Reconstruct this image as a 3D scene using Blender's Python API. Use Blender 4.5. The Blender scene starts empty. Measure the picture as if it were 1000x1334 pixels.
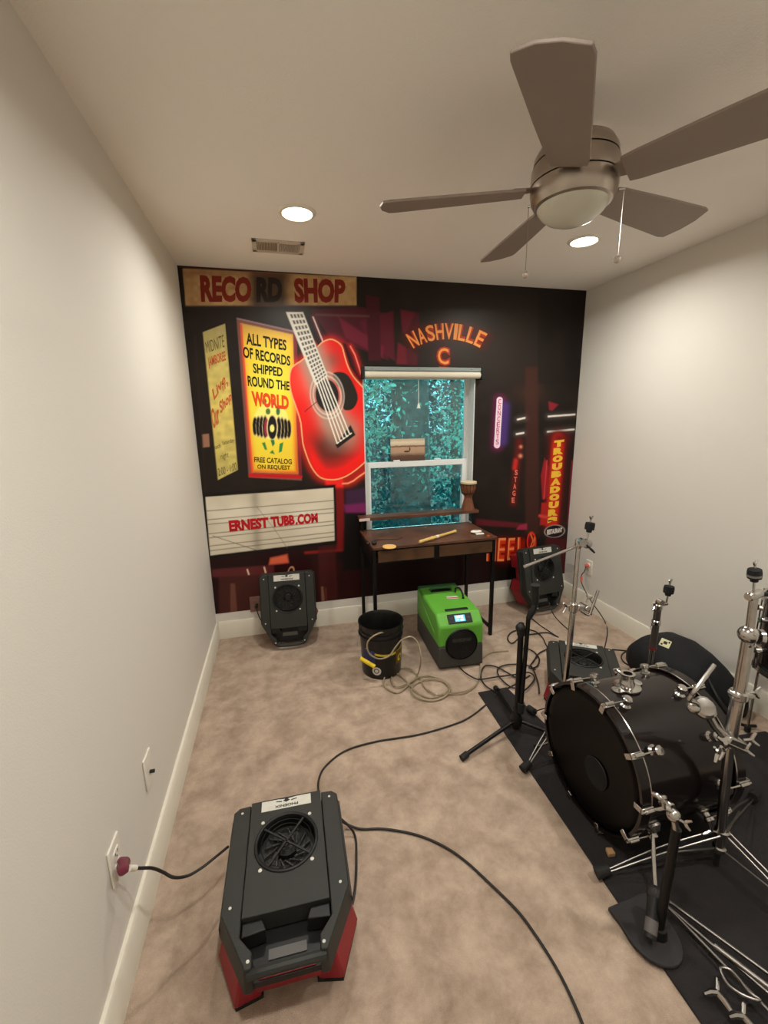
import bpy, bmesh, math, random
import numpy as np
from mathutils import Vector, Matrix
random.seed(7); RNG = np.random.default_rng(7)
PI = math.pi
scene = bpy.context.scene
COL = scene.collection

# ---------------------------------------------------------------- camera (solved from the room's vanishing lines)
F_PX = 554.5; CX, CY = 500.0, 667.0
YAW, PITCH, ROLL = -0.241147, 0.216403, -0.017449
CAM = np.array([0.505, 0.0, 1.527])
MUR_GAIN = 1.15
ROOM_W, ROOM_Y, ROOM_H, ROOM_Y0 = 2.843, 3.008, 2.44, -0.42
def _rot():
    ca, sa = math.cos(YAW), math.sin(YAW); cb, sb = math.cos(PITCH), math.sin(PITCH); cc, sc = math.cos(ROLL), math.sin(ROLL)
    Y = np.array([[ca, sa, 0], [-sa, ca, 0], [0, 0, 1]]); P = np.array([[1, 0, 0], [0, cb, -sb], [0, sb, cb]]); R = np.array([[cc, 0, sc], [0, 1, 0], [-sc, 0, cc]])
    return R @ P @ Y
RC = _rot()                      # rows: camera right, forward, up
cam_data = bpy.data.cameras.new('camera'); cam = bpy.data.objects.new('camera', cam_data); COL.objects.link(cam)
r_, f_, u_ = RC
M = Matrix(((r_[0], u_[0], -f_[0], CAM[0]), (r_[1], u_[1], -f_[1], CAM[1]), (r_[2], u_[2], -f_[2], CAM[2]), (0, 0, 0, 1)))
cam.matrix_world = M
cam_data.sensor_fit = 'VERTICAL'; cam_data.sensor_height = 36.0; cam_data.lens = F_PX * 36.0 / 1334.0; cam_data.clip_start = 0.02
scene.camera = cam

# ---------------------------------------------------------------- world, exposure, lights
scene.view_settings.view_transform = 'Standard'; scene.view_settings.look = 'None'
scene.view_settings.exposure = 0.0; scene.view_settings.gamma = 1.0; scene.view_settings.use_curve_mapping = False
world = bpy.data.worlds.new('world'); scene.world = world; world.use_nodes = True
bg = world.node_tree.nodes['Background']; bg.inputs[0].default_value = (0.26, 0.86, 1.0, 1); bg.inputs[1].default_value = 1.7
sun_d = bpy.data.lights.new('sun', 'SUN'); sun = bpy.data.objects.new('sun', sun_d); COL.objects.link(sun)
sun_d.energy = 14.0; sun_d.angle = 0.02; sun_d.color = (0.45, 0.95, 1.0); sun.rotation_euler = (math.radians(-35), math.radians(48), 0)
LAMPS = [(0.665, 2.19), (2.176, 2.20), (0.665, 0.42), (2.176, 0.42)]
LAMP_W = 13.3; LAMP_COL = (1.0, 0.985, 0.915)
for i, (lx, ly) in enumerate(LAMPS):
    d = bpy.data.lights.new('downlight_lamp', 'AREA'); o = bpy.data.objects.new('downlight_lamp', d); COL.objects.link(o)
    d.shape = 'DISK'; d.size = 0.13; d.energy = LAMP_W; d.color = LAMP_COL; d.spread = math.radians(162); o.location = (lx, ly, ROOM_H - 0.016)

# ---------------------------------------------------------------- measuring helpers: a photo pixel to a point on a real plane
def ray(px, py): return RC.T @ np.array([(px - CX) / F_PX, 1.0, -(py - CY) / F_PX])
def onz(px, py, z=0.0): d = ray(px, py); p = CAM + d * (z - CAM[2]) / d[2]; return Vector(p)
def ony(px, py, y=ROOM_Y): d = ray(px, py); p = CAM + d * (y - CAM[1]) / d[1]; return Vector(p)
def onx(px, py, x): d = ray(px, py); p = CAM + d * (x - CAM[0]) / d[0]; return Vector(p)

# ---------------------------------------------------------------- materials
def srgb(r, g, b):
    f = lambda c: (c / 255 / 12.92) if c / 255 <= 0.04045 else ((c / 255 + 0.055) / 1.055) ** 2.4
    return (f(r), f(g), f(b), 1)
MATS = {}
def mat(name, col, rough=0.5, metal=0.0, bump=0.0, bscale=60.0, var=0.0, vscale=8.0, spec=0.5, coat=0.0, emit=None, estr=0.0, trans=0.0, ior=1.45):
    if name in MATS: return MATS[name]
    m = bpy.data.materials.new(name); m.use_nodes = True; nt = m.node_tree; n = nt.nodes; l = nt.links
    b = n['Principled BSDF']
    b.inputs['Base Color'].default_value = col; b.inputs['Roughness'].default_value = rough; b.inputs['Metallic'].default_value = metal
    b.inputs['Specular IOR Level'].default_value = spec; b.inputs['Coat Weight'].default_value = coat
    b.inputs['Transmission Weight'].default_value = trans; b.inputs['IOR'].default_value = ior
    if emit: b.inputs['Emission Color'].default_value = emit; b.inputs['Emission Strength'].default_value = estr
    tc = n.new('ShaderNodeTexCoord')
    if var > 0:
        t = n.new('ShaderNodeTexNoise'); t.inputs['Scale'].default_value = vscale; t.inputs['Detail'].default_value = 6; l.new(tc.outputs['Object'], t.inputs['Vector'])
        rp = n.new('ShaderNodeValToRGB'); rp.color_ramp.elements[0].position = 0.32; rp.color_ramp.elements[1].position = 0.68
        rp.color_ramp.elements[0].color = tuple(c * (1 - var) for c in col[:3]) + (1,); rp.color_ramp.elements[1].color = tuple(min(1, c * (1 + var)) for c in col[:3]) + (1,)
        l.new(t.outputs['Fac'], rp.inputs['Fac']); l.new(rp.outputs['Color'], b.inputs['Base Color'])
    if bump > 0:
        t = n.new('ShaderNodeTexNoise'); t.inputs['Scale'].default_value = bscale; t.inputs['Detail'].default_value = 4; l.new(tc.outputs['Object'], t.inputs['Vector'])
        bp = n.new('ShaderNodeBump'); bp.inputs['Strength'].default_value = bump; bp.inputs['Distance'].default_value = 0.004
        l.new(t.outputs['Fac'], bp.inputs['Height']); l.new(bp.outputs['Normal'], b.inputs['Normal'])
    MATS[name] = m; return m
WALL = mat('wall_paint', srgb(219, 214, 205), 0.75, bump=0.15, bscale=220)
CEIL = mat('ceiling_paint', srgb(246, 240, 232), 0.9, bump=0.3, bscale=160)
TRIM = mat('trim_paint', srgb(226, 220, 205), 0.35, bump=0.03, bscale=30)
VINYL = mat('white_vinyl', srgb(225, 228, 226), 0.35, bump=0.02)
CHROME = mat('chrome', srgb(190, 186, 182), 0.2, 1.0, bump=0.03, bscale=90, var=0.06, vscale=30)
LEGM = mat('leg_steel', srgb(132, 127, 122), 0.34, 1.0, bump=0.03, bscale=90, var=0.06, vscale=30)
NICKEL = mat('brushed_nickel', srgb(168, 156, 145), 0.32, 1.0, bump=0.05, bscale=200, var=0.05)
BLADE = mat('fan_blade', srgb(140, 125, 114), 0.55, bump=0.06, bscale=80, var=0.05, vscale=4)
BLACKP = mat('black_plastic', srgb(40, 41, 38), 0.55, bump=0.25, bscale=260, var=0.08)
BLACKD = mat('deep_black_plastic', srgb(17, 17, 17), 0.5, bump=0.1, bscale=200)
RUBBER = mat('black_rubber', srgb(24, 22, 22), 0.75, bump=0.15, bscale=150)
REDP = mat('red_plastic', srgb(140, 16, 32), 0.45, bump=0.2, bscale=240, var=0.08)
GREEN = mat('green_plastic', srgb(98, 170, 58), 0.45, bump=0.12, bscale=260, var=0.04)
GREENDK = mat('dark_green_plastic', srgb(52, 96, 52), 0.5, bump=0.1)
GREYP = mat('charcoal_plastic', srgb(62, 62, 58), 0.55, bump=0.2, bscale=260, var=0.06)
BLKMET = mat('black_metal', srgb(22, 20, 20), 0.4, 0.4, bump=0.05)
LACQ = mat('black_lacquer', srgb(22, 15, 15), 0.2, spec=0.35, coat=0.25, bump=0.01, var=0.1, vscale=3)
HEAD = mat('black_drum_head', srgb(8, 6, 6), 0.3, spec=0.12, bump=0.02, var=0.1)
WOODD = mat('rustic_brown_wood', srgb(88, 54, 38), 0.4, bump=0.12, bscale=40, var=0.35, vscale=7)
FELT = mat('black_felt', srgb(26, 25, 25), 0.95, bump=0.6, bscale=300)
FELTG = mat('grey_felt', srgb(120, 116, 112), 0.95, bump=0.5, bscale=300)
MATT = mat('dark_drum_mat', srgb(34, 30, 30), 0.95, bump=0.5, bscale=300, var=0.12, vscale=20)
CORD = mat('black_cord', srgb(32, 27, 24), 0.55, bump=0.05)
HOSE = mat('clear_hose', srgb(176, 160, 132), 0.25, bump=0.03, trans=0.35)
WHITEP = mat('white_plastic', srgb(228, 222, 210), 0.4, bump=0.02)
YELLOW = mat('yellow_plastic', srgb(226, 196, 30), 0.4, bump=0.03)
PAPER = mat('label_silver', srgb(206, 204, 194), 0.35, bump=0.05, var=0.06, vscale=40)
INK = mat('dark_ink', srgb(34, 30, 26), 0.6, bump=0.02)

# ---------------------------------------------------------------- mesh builder
class MB:
    def __init__(s): s.v = []; s.f = []
    def add(s, vs, fs):
        o = len(s.v); s.v += [Vector(v) for v in vs]; s.f += [tuple(i + o for i in f) for f in fs]; return s
    def box(s, c, d, rot=None):
        c = Vector(c); hx, hy, hz = d[0] / 2, d[1] / 2, d[2] / 2
        vs = [Vector((x, y, z)) for x in (-hx, hx) for y in (-hy, hy) for z in (-hz, hz)]
        if rot is not None: vs = [rot @ v for v in vs]
        return s.add([v + c for v in vs], [(0, 1, 3, 2), (4, 6, 7, 5), (0, 4, 5, 1), (2, 3, 7, 6), (0, 2, 6, 4), (1, 5, 7, 3)])
    def bx(s, x0, x1, y0, y1, z0, z1): return s.box(((x0 + x1) / 2, (y0 + y1) / 2, (z0 + z1) / 2), (x1 - x0, y1 - y0, z1 - z0))
    def prism(s, pts, z0, z1, top=None):
        n = len(pts); top = top or pts
        vs = [(p[0], p[1], z0) for p in pts] + [(p[0], p[1], z1) for p in top]
        return s.add(vs, [tuple(reversed(range(n))), tuple(range(n, 2 * n))] + [(i, (i + 1) % n, n + (i + 1) % n, n + i) for i in range(n)])
    def loft(s, rings, caps=True, closed=False):
        n = len(rings[0]); vs = [p for r in rings for p in r]; fs = []
        k = len(rings)
        for j in range(k if closed else k - 1):
            a = j * n; b = ((j + 1) % k) * n
            for i in range(n): fs.append((a + i, a + (i + 1) % n, b + (i + 1) % n, b + i))
        if caps and not closed: fs += [tuple(reversed(range(n))), tuple(range((k - 1) * n, k * n))]
        return s.add(vs, fs)
    def tube(s, pts, r, n=8, closed=False):
        pts = [Vector(p) for p in pts]; k = len(pts); rr = r if isinstance(r, (list, tuple)) else [r] * k
        rings = []; ref = None
        for i, p in enumerate(pts):
            a = pts[i - 1] if (i > 0 or closed) else p; b = pts[(i + 1) % k] if (i < k - 1 or closed) else p
            t = (b - a); t = t.normalized() if t.length > 1e-9 else Vector((0, 0, 1))
            if ref is None: ref = Vector((0, 0, 1)) if abs(t.z) < 0.9 else Vector((1, 0, 0))
            e = (ref - t * ref.dot(t)); e = e.normalized() if e.length > 1e-6 else t.orthogonal().normalized(); ref = e; g = t.cross(e)
            rings.append([p + (e * math.cos(2 * PI * q / n) + g * math.sin(2 * PI * q / n)) * rr[i] for q in range(n)])
        return s.loft(rings, True, closed)
    def cyl(s, a, b, r, r2=None, n=16): return s.tube([a, b], [r, r if r2 is None else r2], n)
    def lathe(s, prof, o=(0, 0, 0), axis=(0, 0, 1), n=32, caps=True):
        o = Vector(o); a = Vector(axis).normalized(); e = a.orthogonal().normalized(); g = a.cross(e)
        rings = [[o + a * h + (e * math.cos(2 * PI * q / n) + g * math.sin(2 * PI * q / n)) * max(r, 1e-4) for q in range(n)] for r, h in prof]
        return s.loft(rings, caps)
    def sph(s, c, r, n=14, sc=(1, 1, 1)):
        c = Vector(c); k = n // 2
        rings = [[c + Vector((sc[0] * r * math.sin(PI * j / k) * math.cos(2 * PI * i / n), sc[1] * r * math.sin(PI * j / k) * math.sin(2 * PI * i / n), -sc[2] * r * math.cos(PI * j / k))) for i in range(n)] for j in range(k + 1)]
        rings[0] = [c - Vector((1e-5 * math.cos(i), 1e-5 * math.sin(i), sc[2] * r)) for i in range(n)]
        return s.loft(rings, False)
    def ring(s, c, axis, R, r, n=40, m=8):
        c = Vector(c); a = Vector(axis).normalized(); e = a.orthogonal().normalized(); g = a.cross(e)
        return s.tube([c + (e * math.cos(2 * PI * i / n) + g * math.sin(2 * PI * i / n)) * R for i in range(n)], r, m, True)
    def holeplate(s, x0, x1, y0, y1, z, zb, c, R, n=32):
        # plate from z down to zb with a round hole (top face, hole wall, outer wall)
        out = []; inn = []
        for i in range(n):
            a = 2 * PI * i / n; dx, dy = math.cos(a), math.sin(a)
            tx = ((x1 if dx > 0 else x0) - c[0]) / dx if abs(dx) > 1e-6 else 1e9
            ty = ((y1 if dy > 0 else y0) - c[1]) / dy if abs(dy) > 1e-6 else 1e9
            t = min(tx, ty); out.append((c[0] + dx * t, c[1] + dy * t)); inn.append((c[0] + dx * R, c[1] + dy * R))
        # snap nearest samples to the corners
        for cx_, cy_ in ((x0, y0), (x1, y0), (x1, y1), (x0, y1)):
            k = min(range(n), key=lambda i: (out[i][0] - cx_) ** 2 + (out[i][1] - cy_) ** 2); out[k] = (cx_, cy_)
        rings = [[(p[0], p[1], zb) for p in out], [(p[0], p[1], z) for p in out], [(p[0], p[1], z) for p in inn], [(p[0], p[1], zb) for p in inn]]
        return s.loft([[Vector(p) for p in r] for r in rings], False, True)

def smooth_pts(pts, k=6, closed=False):
    P = [Vector(p) for p in pts]; n = len(P); out = []
    for i in range(n if closed else n - 1):
        p0 = P[(i - 1) % n] if (closed or i > 0) else P[0]; p1 = P[i]; p2 = P[(i + 1) % n]; p3 = P[(i + 2) % n] if (closed or i < n - 2) else P[-1]
        for j in range(k):
            t = j / k; out.append(0.5 * ((2 * p1) + (p2 - p0) * t + (2 * p0 - 5 * p1 + 4 * p2 - p3) * t * t + (3 * p1 - p0 - 3 * p2 + p3) * t ** 3))
    if not closed: out.append(P[-1])
    return out

def link_mesh(name, me, m):
    o = bpy.data.objects.new(name, me); me.materials.append(m); COL.objects.link(o); return o
def build(name, mb, m, root=None, world=False, bevel=0.0, angle=35, **props):
    """link the collected shapes as ONE mesh object; with world=True the shapes are in room coordinates"""
    me = bpy.data.meshes.new(name); vs = mb.v
    if root is not None and world:
        inv = root_matrix(root).inverted(); vs = [inv @ v for v in vs]
    me.from_pydata([tuple(v) for v in vs], [], mb.f)
    bm = bmesh.new(); bm.from_mesh(me); bmesh.ops.recalc_face_normals(bm, faces=bm.faces); bm.to_mesh(me); bm.free()
    for p in me.polygons: p.use_smooth = True
    me.set_sharp_from_angle(angle=math.radians(angle))
    o = link_mesh(name, me, m)
    if root is not None: o.parent = root
    if bevel > 0:
        b = o.modifiers.new('bevel', 'BEVEL'); b.width = bevel; b.segments = 2; b.limit_method = 'ANGLE'; b.angle_limit = math.radians(40)
    for k, v in props.items(): o[k] = v
    return o
def root_matrix(o):
    m = Matrix.LocRotScale(o.location, o.rotation_euler, o.scale)
    return root_matrix(o.parent) @ m if o.parent else m
def thing(name, label, cat, loc=(0, 0, 0), rot=(0, 0, 0), group=None):
    o = bpy.data.objects.new(name, None); COL.objects.link(o); o.location = loc; o.rotation_euler = rot; o.empty_display_size = 0.05
    o['label'] = label; o['category'] = cat
    if group: o['group'] = group
    return o
def tag(o, label, cat, group=None):
    o['label'] = label; o['category'] = cat
    if group: o['group'] = group
    return o
def struct(name, mb, m, **k):
    o = build(name, mb, m, **k)
    if k.get('root') is None: o['kind'] = 'structure'
    return o

# ================================================================ the room shell
# carpet
CARPET = bpy.data.materials.new('carpet'); CARPET.use_nodes = True
nt = CARPET.node_tree; n = nt.nodes; l = nt.links; b = n['Principled BSDF']; b.inputs['Roughness'].default_value = 0.95; b.inputs['Specular IOR Level'].default_value = 0.1
tc = n.new('ShaderNodeTexCoord')
t1 = n.new('ShaderNodeTexNoise'); t1.inputs['Scale'].default_value = 7.5; t1.inputs['Detail'].default_value = 9; t1.inputs['Roughness'].default_value = 0.68; t1.inputs['Distortion'].default_value = 0.15
t2 = n.new('ShaderNodeTexNoise'); t2.inputs['Scale'].default_value = 420; t2.inputs['Detail'].default_value = 3
r1 = n.new('ShaderNodeValToRGB'); r1.color_ramp.elements[0].position = 0.3; r1.color_ramp.elements[0].color = srgb(156, 134, 116); r1.color_ramp.elements[1].position = 0.7; r1.color_ramp.elements[1].color = srgb(209, 186, 166)
mx = n.new('ShaderNodeMix'); mx.data_type = 'RGBA'; mx.blend_type = 'MULTIPLY'; mx.inputs[0].default_value = 0.3
r2 = n.new('ShaderNodeValToRGB'); r2.color_ramp.elements[0].position = 0.3; r2.color_ramp.elements[0].color = (0.6, 0.6, 0.6, 1); r2.color_ramp.elements[1].position = 0.7
for t in (t1, t2): l.new(tc.outputs['Object'], t.inputs['Vector'])
l.new(t1.outputs['Fac'], r1.inputs['Fac']); l.new(t2.outputs['Fac'], r2.inputs['Fac']); l.new(r1.outputs['Color'], mx.inputs[6]); l.new(r2.outputs['Color'], mx.inputs[7]); l.new(mx.outputs[2], b.inputs['Base Color'])
bp = n.new('ShaderNodeBump'); bp.inputs['Strength'].default_value = 0.7; bp.inputs['Distance'].default_value = 0.006; l.new(t2.outputs['Fac'], bp.inputs['Height']); l.new(bp.outputs['Normal'], b.inputs['Normal'])
W, D, H, Y0 = ROOM_W, ROOM_Y, ROOM_H, ROOM_Y0
struct('floor', MB().bx(-0.1, W + 0.1, Y0 - 0.1, D + 0.1, -0.1, 0), CARPET)
struct('ceiling', MB().bx(-0.1, W + 0.1, Y0 - 0.1, D + 0.1, H, H + 0.1), CEIL)
struct('wall_left', MB().bx(-0.1, 0, Y0 - 0.1, D + 0.1, 0, H), WALL)
struct('wall_right', MB().bx(W, W + 0.1, Y0 - 0.1, D + 0.1, 0, H), WALL)
struct('wall_front', MB().bx(0, W, Y0 - 0.1, Y0, 0, H), WALL)
WX0, WX1, WZ0, WZ1 = 1.108, 1.955, 0.63, 1.852
WT = 0.18
mb = MB(); mb.bx(0, WX0, D, D + WT, 0, H).bx(WX1, W, D, D + WT, 0, H).bx(WX0, WX1, D, D + WT, 0, WZ0).bx(WX0, WX1, D, D + WT, WZ1, H)
struct('wall_back', mb, WALL)
BH, BT = 0.128, 0.016
def base_prof(): return [(0, 0), (BT, 0), (BT, BH - 0.012), (BT - 0.006, BH), (0, BH)]
def baseboard(name, a, b_, nrm):
    a = Vector(a); b_ = Vector(b_); nrm = Vector(nrm)
    r = [[p + nrm * q[0] + Vector((0, 0, q[1])) for q in base_prof()] for p in (a, b_)]
    struct(name, MB().loft(r), TRIM)
baseboard('baseboard_left', (0, Y0, 0), (0, D, 0), (1, 0, 0))
baseboard('baseboard_right', (W, Y0, 0), (W, D, 0), (-1, 0, 0))
baseboard('baseboard_back', (BT, D, 0), (W - BT, D, 0), (0, -1, 0))
baseboard('baseboard_front', (BT, Y0, 0), (W - BT, Y0, 0), (0, 1, 0))

# ================================================================ window
wy = D + 0.065
mb = MB()                                             # jamb liner and outer frame
mb.bx(WX0, WX0 + 0.006, D + 0.001, wy, WZ0, WZ1).bx(WX1 - 0.006, WX1, D + 0.001, wy, WZ0, WZ1).bx(WX0, WX1, D + 0.001, wy, WZ1 - 0.006, WZ1).bx(WX0, WX1, D + 0.001, wy, WZ0, WZ0 + 0.006)
mb.bx(WX0, WX0 + 0.012, wy, D + 0.15, WZ0, WZ1).bx(WX1 - 0.012, WX1, wy, D + 0.15, WZ0, WZ1).bx(WX0, WX1, wy, D + 0.15, WZ1 - 0.02, WZ1).bx(WX0, WX1, wy, D + 0.15, WZ0, WZ0 + 0.02)
win = struct('window_1', mb, VINYL, bevel=0.002)
MZ = ony(545, 604, D + 0.072).z
def sash(x0, x1, z0, z1, y0, y1, w, wb, wt):
    return MB().bx(x0, x0 + w, y0, y1, z0, z1).bx(x1 - w, x1, y0, y1, z0, z1).bx(x0 + w, x1 - w, y0, y1, z0, z0 + wb).bx(x0 + w, x1 - w, y0, y1, z1 - wt, z1)
build('upper_sash', sash(WX0 + 0.010, WX1 - 0.010, MZ - 0.02, WZ1 - 0.018, D + 0.108, D + 0.134, 0.022, 0.03, 0.03), VINYL, win, bevel=0.002)
build('lower_sash', sash(WX0 + 0.010, WX1 - 0.010, WZ0 + 0.018, MZ + 0.022, D + 0.07, D + 0.10, 0.048, 0.05, 0.042), VINYL, win, bevel=0.003)
for xx in (WX0 + 0.26, WX1 - 0.26): build('sash_lock', MB().box((xx, D + 0.082, MZ + 0.028), (0.05, 0.022, 0.012)), VINYL, win, bevel=0.003)
GLASS = bpy.data.materials.new('window_glass'); GLASS.use_nodes = True; nt = GLASS.node_tree; nt.nodes.clear()
o_ = nt.nodes.new('ShaderNodeOutputMaterial'); mxs = nt.nodes.new('ShaderNodeMixShader'); tr = nt.nodes.new('ShaderNodeBsdfTransparent'); gl = nt.nodes.new('ShaderNodeBsdfGlossy'); fr = nt.nodes.new('ShaderNodeFresnel')
tr.inputs[0].default_value = (0.86, 0.95, 0.95, 1); gl.inputs['Roughness'].default_value = 0.01; fr.inputs[0].default_value = 1.75
nt.links.new(fr.outputs[0], mxs.inputs[0]); nt.links.new(tr.outputs[0], mxs.inputs[1]); nt.links.new(gl.outputs[0], mxs.inputs[2]); nt.links.new(mxs.outputs[0], o_.inputs[0])
build('pane', MB().bx(WX0 + 0.03, WX1 - 0.03, D + 0.119, D + 0.123, MZ, WZ1 - 0.045), GLASS, win)
build('pane', MB().bx(WX0 + 0.055, WX1 - 0.055, D + 0.083, D + 0.087, WZ0 + 0.07, MZ - 0.015), GLASS, win)
# ================================================================ printed mural on the back wall (flat print: colours of the print per point)
MUR_Z0, MUR_Y = 0.192, D - 0.0015
def axis_pts(a, b, cuts, step):
    e = [a] + cuts + [b]; out = []
    for p, q in zip(e[:-1], e[1:]): out += list(np.linspace(p, q, max(2, int(round((q - p) / step))), endpoint=False))
    return np.array(out + [b])
XS = axis_pts(0.0015, W - 0.0015, [WX0, WX1], 0.0046); ZS = axis_pts(MUR_Z0, H - 0.001, [WZ0, WZ1], 0.0046)
GX, GZ = np.meshgrid(XS, ZS); P3 = np.stack([GX.ravel(), np.full(GX.size, D), GZ.ravel()], 1) - CAM
V3 = P3 @ RC.T; U = CX + F_PX * V3[:, 0] / V3[:, 1]; V = CY - F_PX * V3[:, 2] / V3[:, 1]
def lin(r, g, b): return np.array(srgb(r, g, b)[:3])
IMG = np.tile(lin(20, 13, 11), (U.size, 1))
def noise(s, seed):                                   # smooth value noise in print coordinates
    g = np.random.default_rng(seed).random((90, 90)); x = (U / s) % 88; y = (V / s) % 88; xi, yi = x.astype(int), y.astype(int); fx, fy = x - xi, y - yi
    fx = fx * fx * (3 - 2 * fx); fy = fy * fy * (3 - 2 * fy)
    return (g[yi, xi] * (1 - fx) + g[yi, xi + 1] * fx) * (1 - fy) + (g[yi + 1, xi] * (1 - fx) + g[yi + 1, xi + 1] * fx) * fy
def over(c, a): 
    global IMG
    a = np.clip(a, 0, 1)[:, None]; IMG = IMG * (1 - a) + (np.array(c) if not isinstance(c, np.ndarray) or c.ndim == 1 else c) * a
def addc(c, a):
    global IMG
    IMG = IMG + np.array(c)[None, :] * np.clip(a, 0, 1)[:, None]
def seg(a, b):
    ax, ay = a; dx, dy = b[0] - ax, b[1] - ay; t = np.clip(((U - ax) * dx + (V - ay) * dy) / (dx * dx + dy * dy + 1e-9), 0, 1)
    return np.hypot(U - ax - t * dx, V - ay - t * dy)
def poly(pts):                                        # signed distance, negative inside
    d = np.full(U.size, 1e9); ins = np.zeros(U.size, bool); n_ = len(pts)
    for i in range(n_):
        a, b = pts[i], pts[(i + 1) % n_]; d = np.minimum(d, seg(a, b))
        c = ((a[1] > V) != (b[1] > V)) & (U < (b[0] - a[0]) * (V - a[1]) / (b[1] - a[1] + 1e-9) + a[0]); ins ^= c
    return np.where(ins, -d, d)
def fill(pts, c, soft=0.8, k=1.0): over(c, k * np.clip(0.5 - poly(pts) / soft, 0, 1))
def line(pts, c, w, soft=0.8, k=1.0):
    d = np.full(U.size, 1e9)
    for a, b in zip(pts[:-1], pts[1:]): d = np.minimum(d, seg(a, b))
    over(c, k * np.clip(0.5 - (d - w / 2) / soft, 0, 1)); return d
def ell(c, rx, ry, rot=0.0):
    x, y = U - c[0], V - c[1]; cr, sr = math.cos(rot), math.sin(rot); x, y = x * cr + y * sr, -x * sr + y * cr
    return (np.sqrt((x / rx) ** 2 + (y / ry) ** 2) - 1) * min(rx, ry)
def fell(c, rx, ry, col, soft=0.8, k=1.0, rot=0.0): over(col, k * np.clip(0.5 - ell(c, rx, ry, rot) / soft, 0, 1))
def glow(d, s): return np.exp(-(np.maximum(d, 0) / s) ** 2)
n1, n2, n3 = noise(40, 1), noise(14, 2), noise(5, 3)
over(lin(30, 22, 18), 0.8 * np.clip((480 - U) / 200, 0, 1)); over(lin(26, 18, 14), 0.6 * n1)
over(lin(52, 46, 40), 0.7 * glow(np.hypot(U - 620, (V - 440) * 1.1) - 20, 60)); over(lin(40, 30, 24), 0.5 * n2 * (V < 700))
# dim maroon buildings between the guitar and the arched sign
fill([(404, 403), (470, 400), (500, 408), (506, 470), (470, 455), (430, 440)], lin(70, 20, 32)); fill([(468, 418), (512, 405), (514, 470), (480, 450)], lin(84, 22, 38), 3)
fill([(440, 412), (476, 436), (500, 452), (498, 466), (450, 440)], lin(110, 32, 50), 3, 0.8)
fill([(476, 384), (494, 388), (496, 470), (480, 470)], lin(64, 18, 28), 2); fill([(521, 403), (545, 408), (546, 440), (524, 434)], lin(96, 24, 38), 3); fill([(518, 446), (544, 462), (543, 476), (516, 474)], lin(104, 26, 38), 3)
fill([(545, 395), (548, 480), (530, 480), (527, 440)], lin(50, 14, 20), 4, 0.6)
line([(412, 410), (480, 412)], lin(96, 64, 58), 3, 2, 0.7)
# lower street part
fill([(264, 706), (480, 690), (480, 800), (264, 812)], lin(34, 10, 12), 6); fill([(436, 640), (480, 636), (480, 800), (440, 800)], lin(20, 8, 12), 4)
fill([(285, 742), (357, 736), (358, 812), (285, 816)], lin(66, 28, 24), 3); fill([(300, 760), (306, 760), (310, 812), (300, 812)], lin(104, 62, 52), 2); fill([(360, 735), (480, 728), (480, 800), (360, 812)], lin(40, 8, 10), 6)
fill([(352, 727), (374, 722), (376, 733), (350, 736)], lin(210, 96, 66), 3); fill([(276, 742), (356, 736), (356, 748), (276, 752)], lin(88, 34, 36), 3)
line([(398, 720), (450, 716)], lin(170, 40, 30), 2, 4, 0.8); line([(322, 742), (324, 748)], lin(220, 190, 160), 2); line([(344, 739), (346, 746)], lin(220, 190, 160), 2)
d = ell((379, 744), 3.4, 5.5, 0.3); over(lin(200, 150, 110), np.clip(0.5 - (np.abs(d) - 0.7) / 0.8, 0, 1))
fill([(418, 764), (421, 764), (423, 786), (419, 786)], lin(190, 150, 120), 1.5); fill([(423, 765), (425, 765), (426, 786), (424, 786)], lin(150, 70, 40), 1.5); fill([(414, 700), (436, 700), (440, 790), (416, 794)], lin(70, 20, 20), 3, 0.7)
fill([(436, 628), (447, 628), (450, 715), (438, 716)], lin(112, 16, 18), 3); fill([(424, 622), (445, 618), (446, 634), (424, 638)], lin(235, 30, 28), 4, 0.9)
fill([(450, 640), (482, 634), (484, 655), (450, 660)], lin(56, 30, 58), 4); fill([(448, 658), (484, 654), (486, 670), (450, 669)], lin(112, 32, 86), 4); fill([(448, 668), (486, 668), (486, 740), (446, 744)], lin(12, 8, 8), 4)
fill([(486, 700), (640, 700), (640, 800), (486, 800)], lin(26, 5, 8), 6)
# big board at the top left
bs = [(238, 350), (464, 361), (464, 398), (242, 399)]; fill(bs, lin(176, 140, 92), 1.2)
m_ = np.clip(0.5 - poly(bs), 0, 1); over(lin(146, 96, 62), m_ * n2 * 0.8); over(lin(204, 176, 122), m_ * n3 * 0.5)
over(lin(62, 46, 36), m_ * 0.95 * glow(np.abs(U - 350) - 16, 11)); over(lin(120, 70, 54), m_ * 0.5 * glow(np.abs(V - 355), 5))
line([(234, 347), (464, 358)], lin(64, 22, 16), 3)
line([(242, 399), (464, 399)], lin(60, 40, 36), 2, 2); over(lin(60, 50, 44), 0.45 * glow(np.hypot((U - 380) / 2.2, V - 406), 14))
# narrow leaning panel
a1 = [(264.5, 433), (293, 422), (309.5, 612), (284, 625)]; fill(a1, lin(206, 190, 110), 1.2); m_ = np.clip(0.5 - poly(a1), 0, 1)
over(lin(164, 152, 104), m_ * np.clip((480 - V) / 60, 0, 1)); over(lin(226, 204, 106), m_ * 0.8 * glow(np.abs(V - 540), 50)); over(lin(150, 130, 70), m_ * 0.5 * n3)
fill([(263, 566), (272, 565), (273, 582), (264, 583)], lin(150, 108, 86), 1.2); line([(254, 440), (268, 640)], lin(48, 34, 28), 2, 2, .6)
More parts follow.
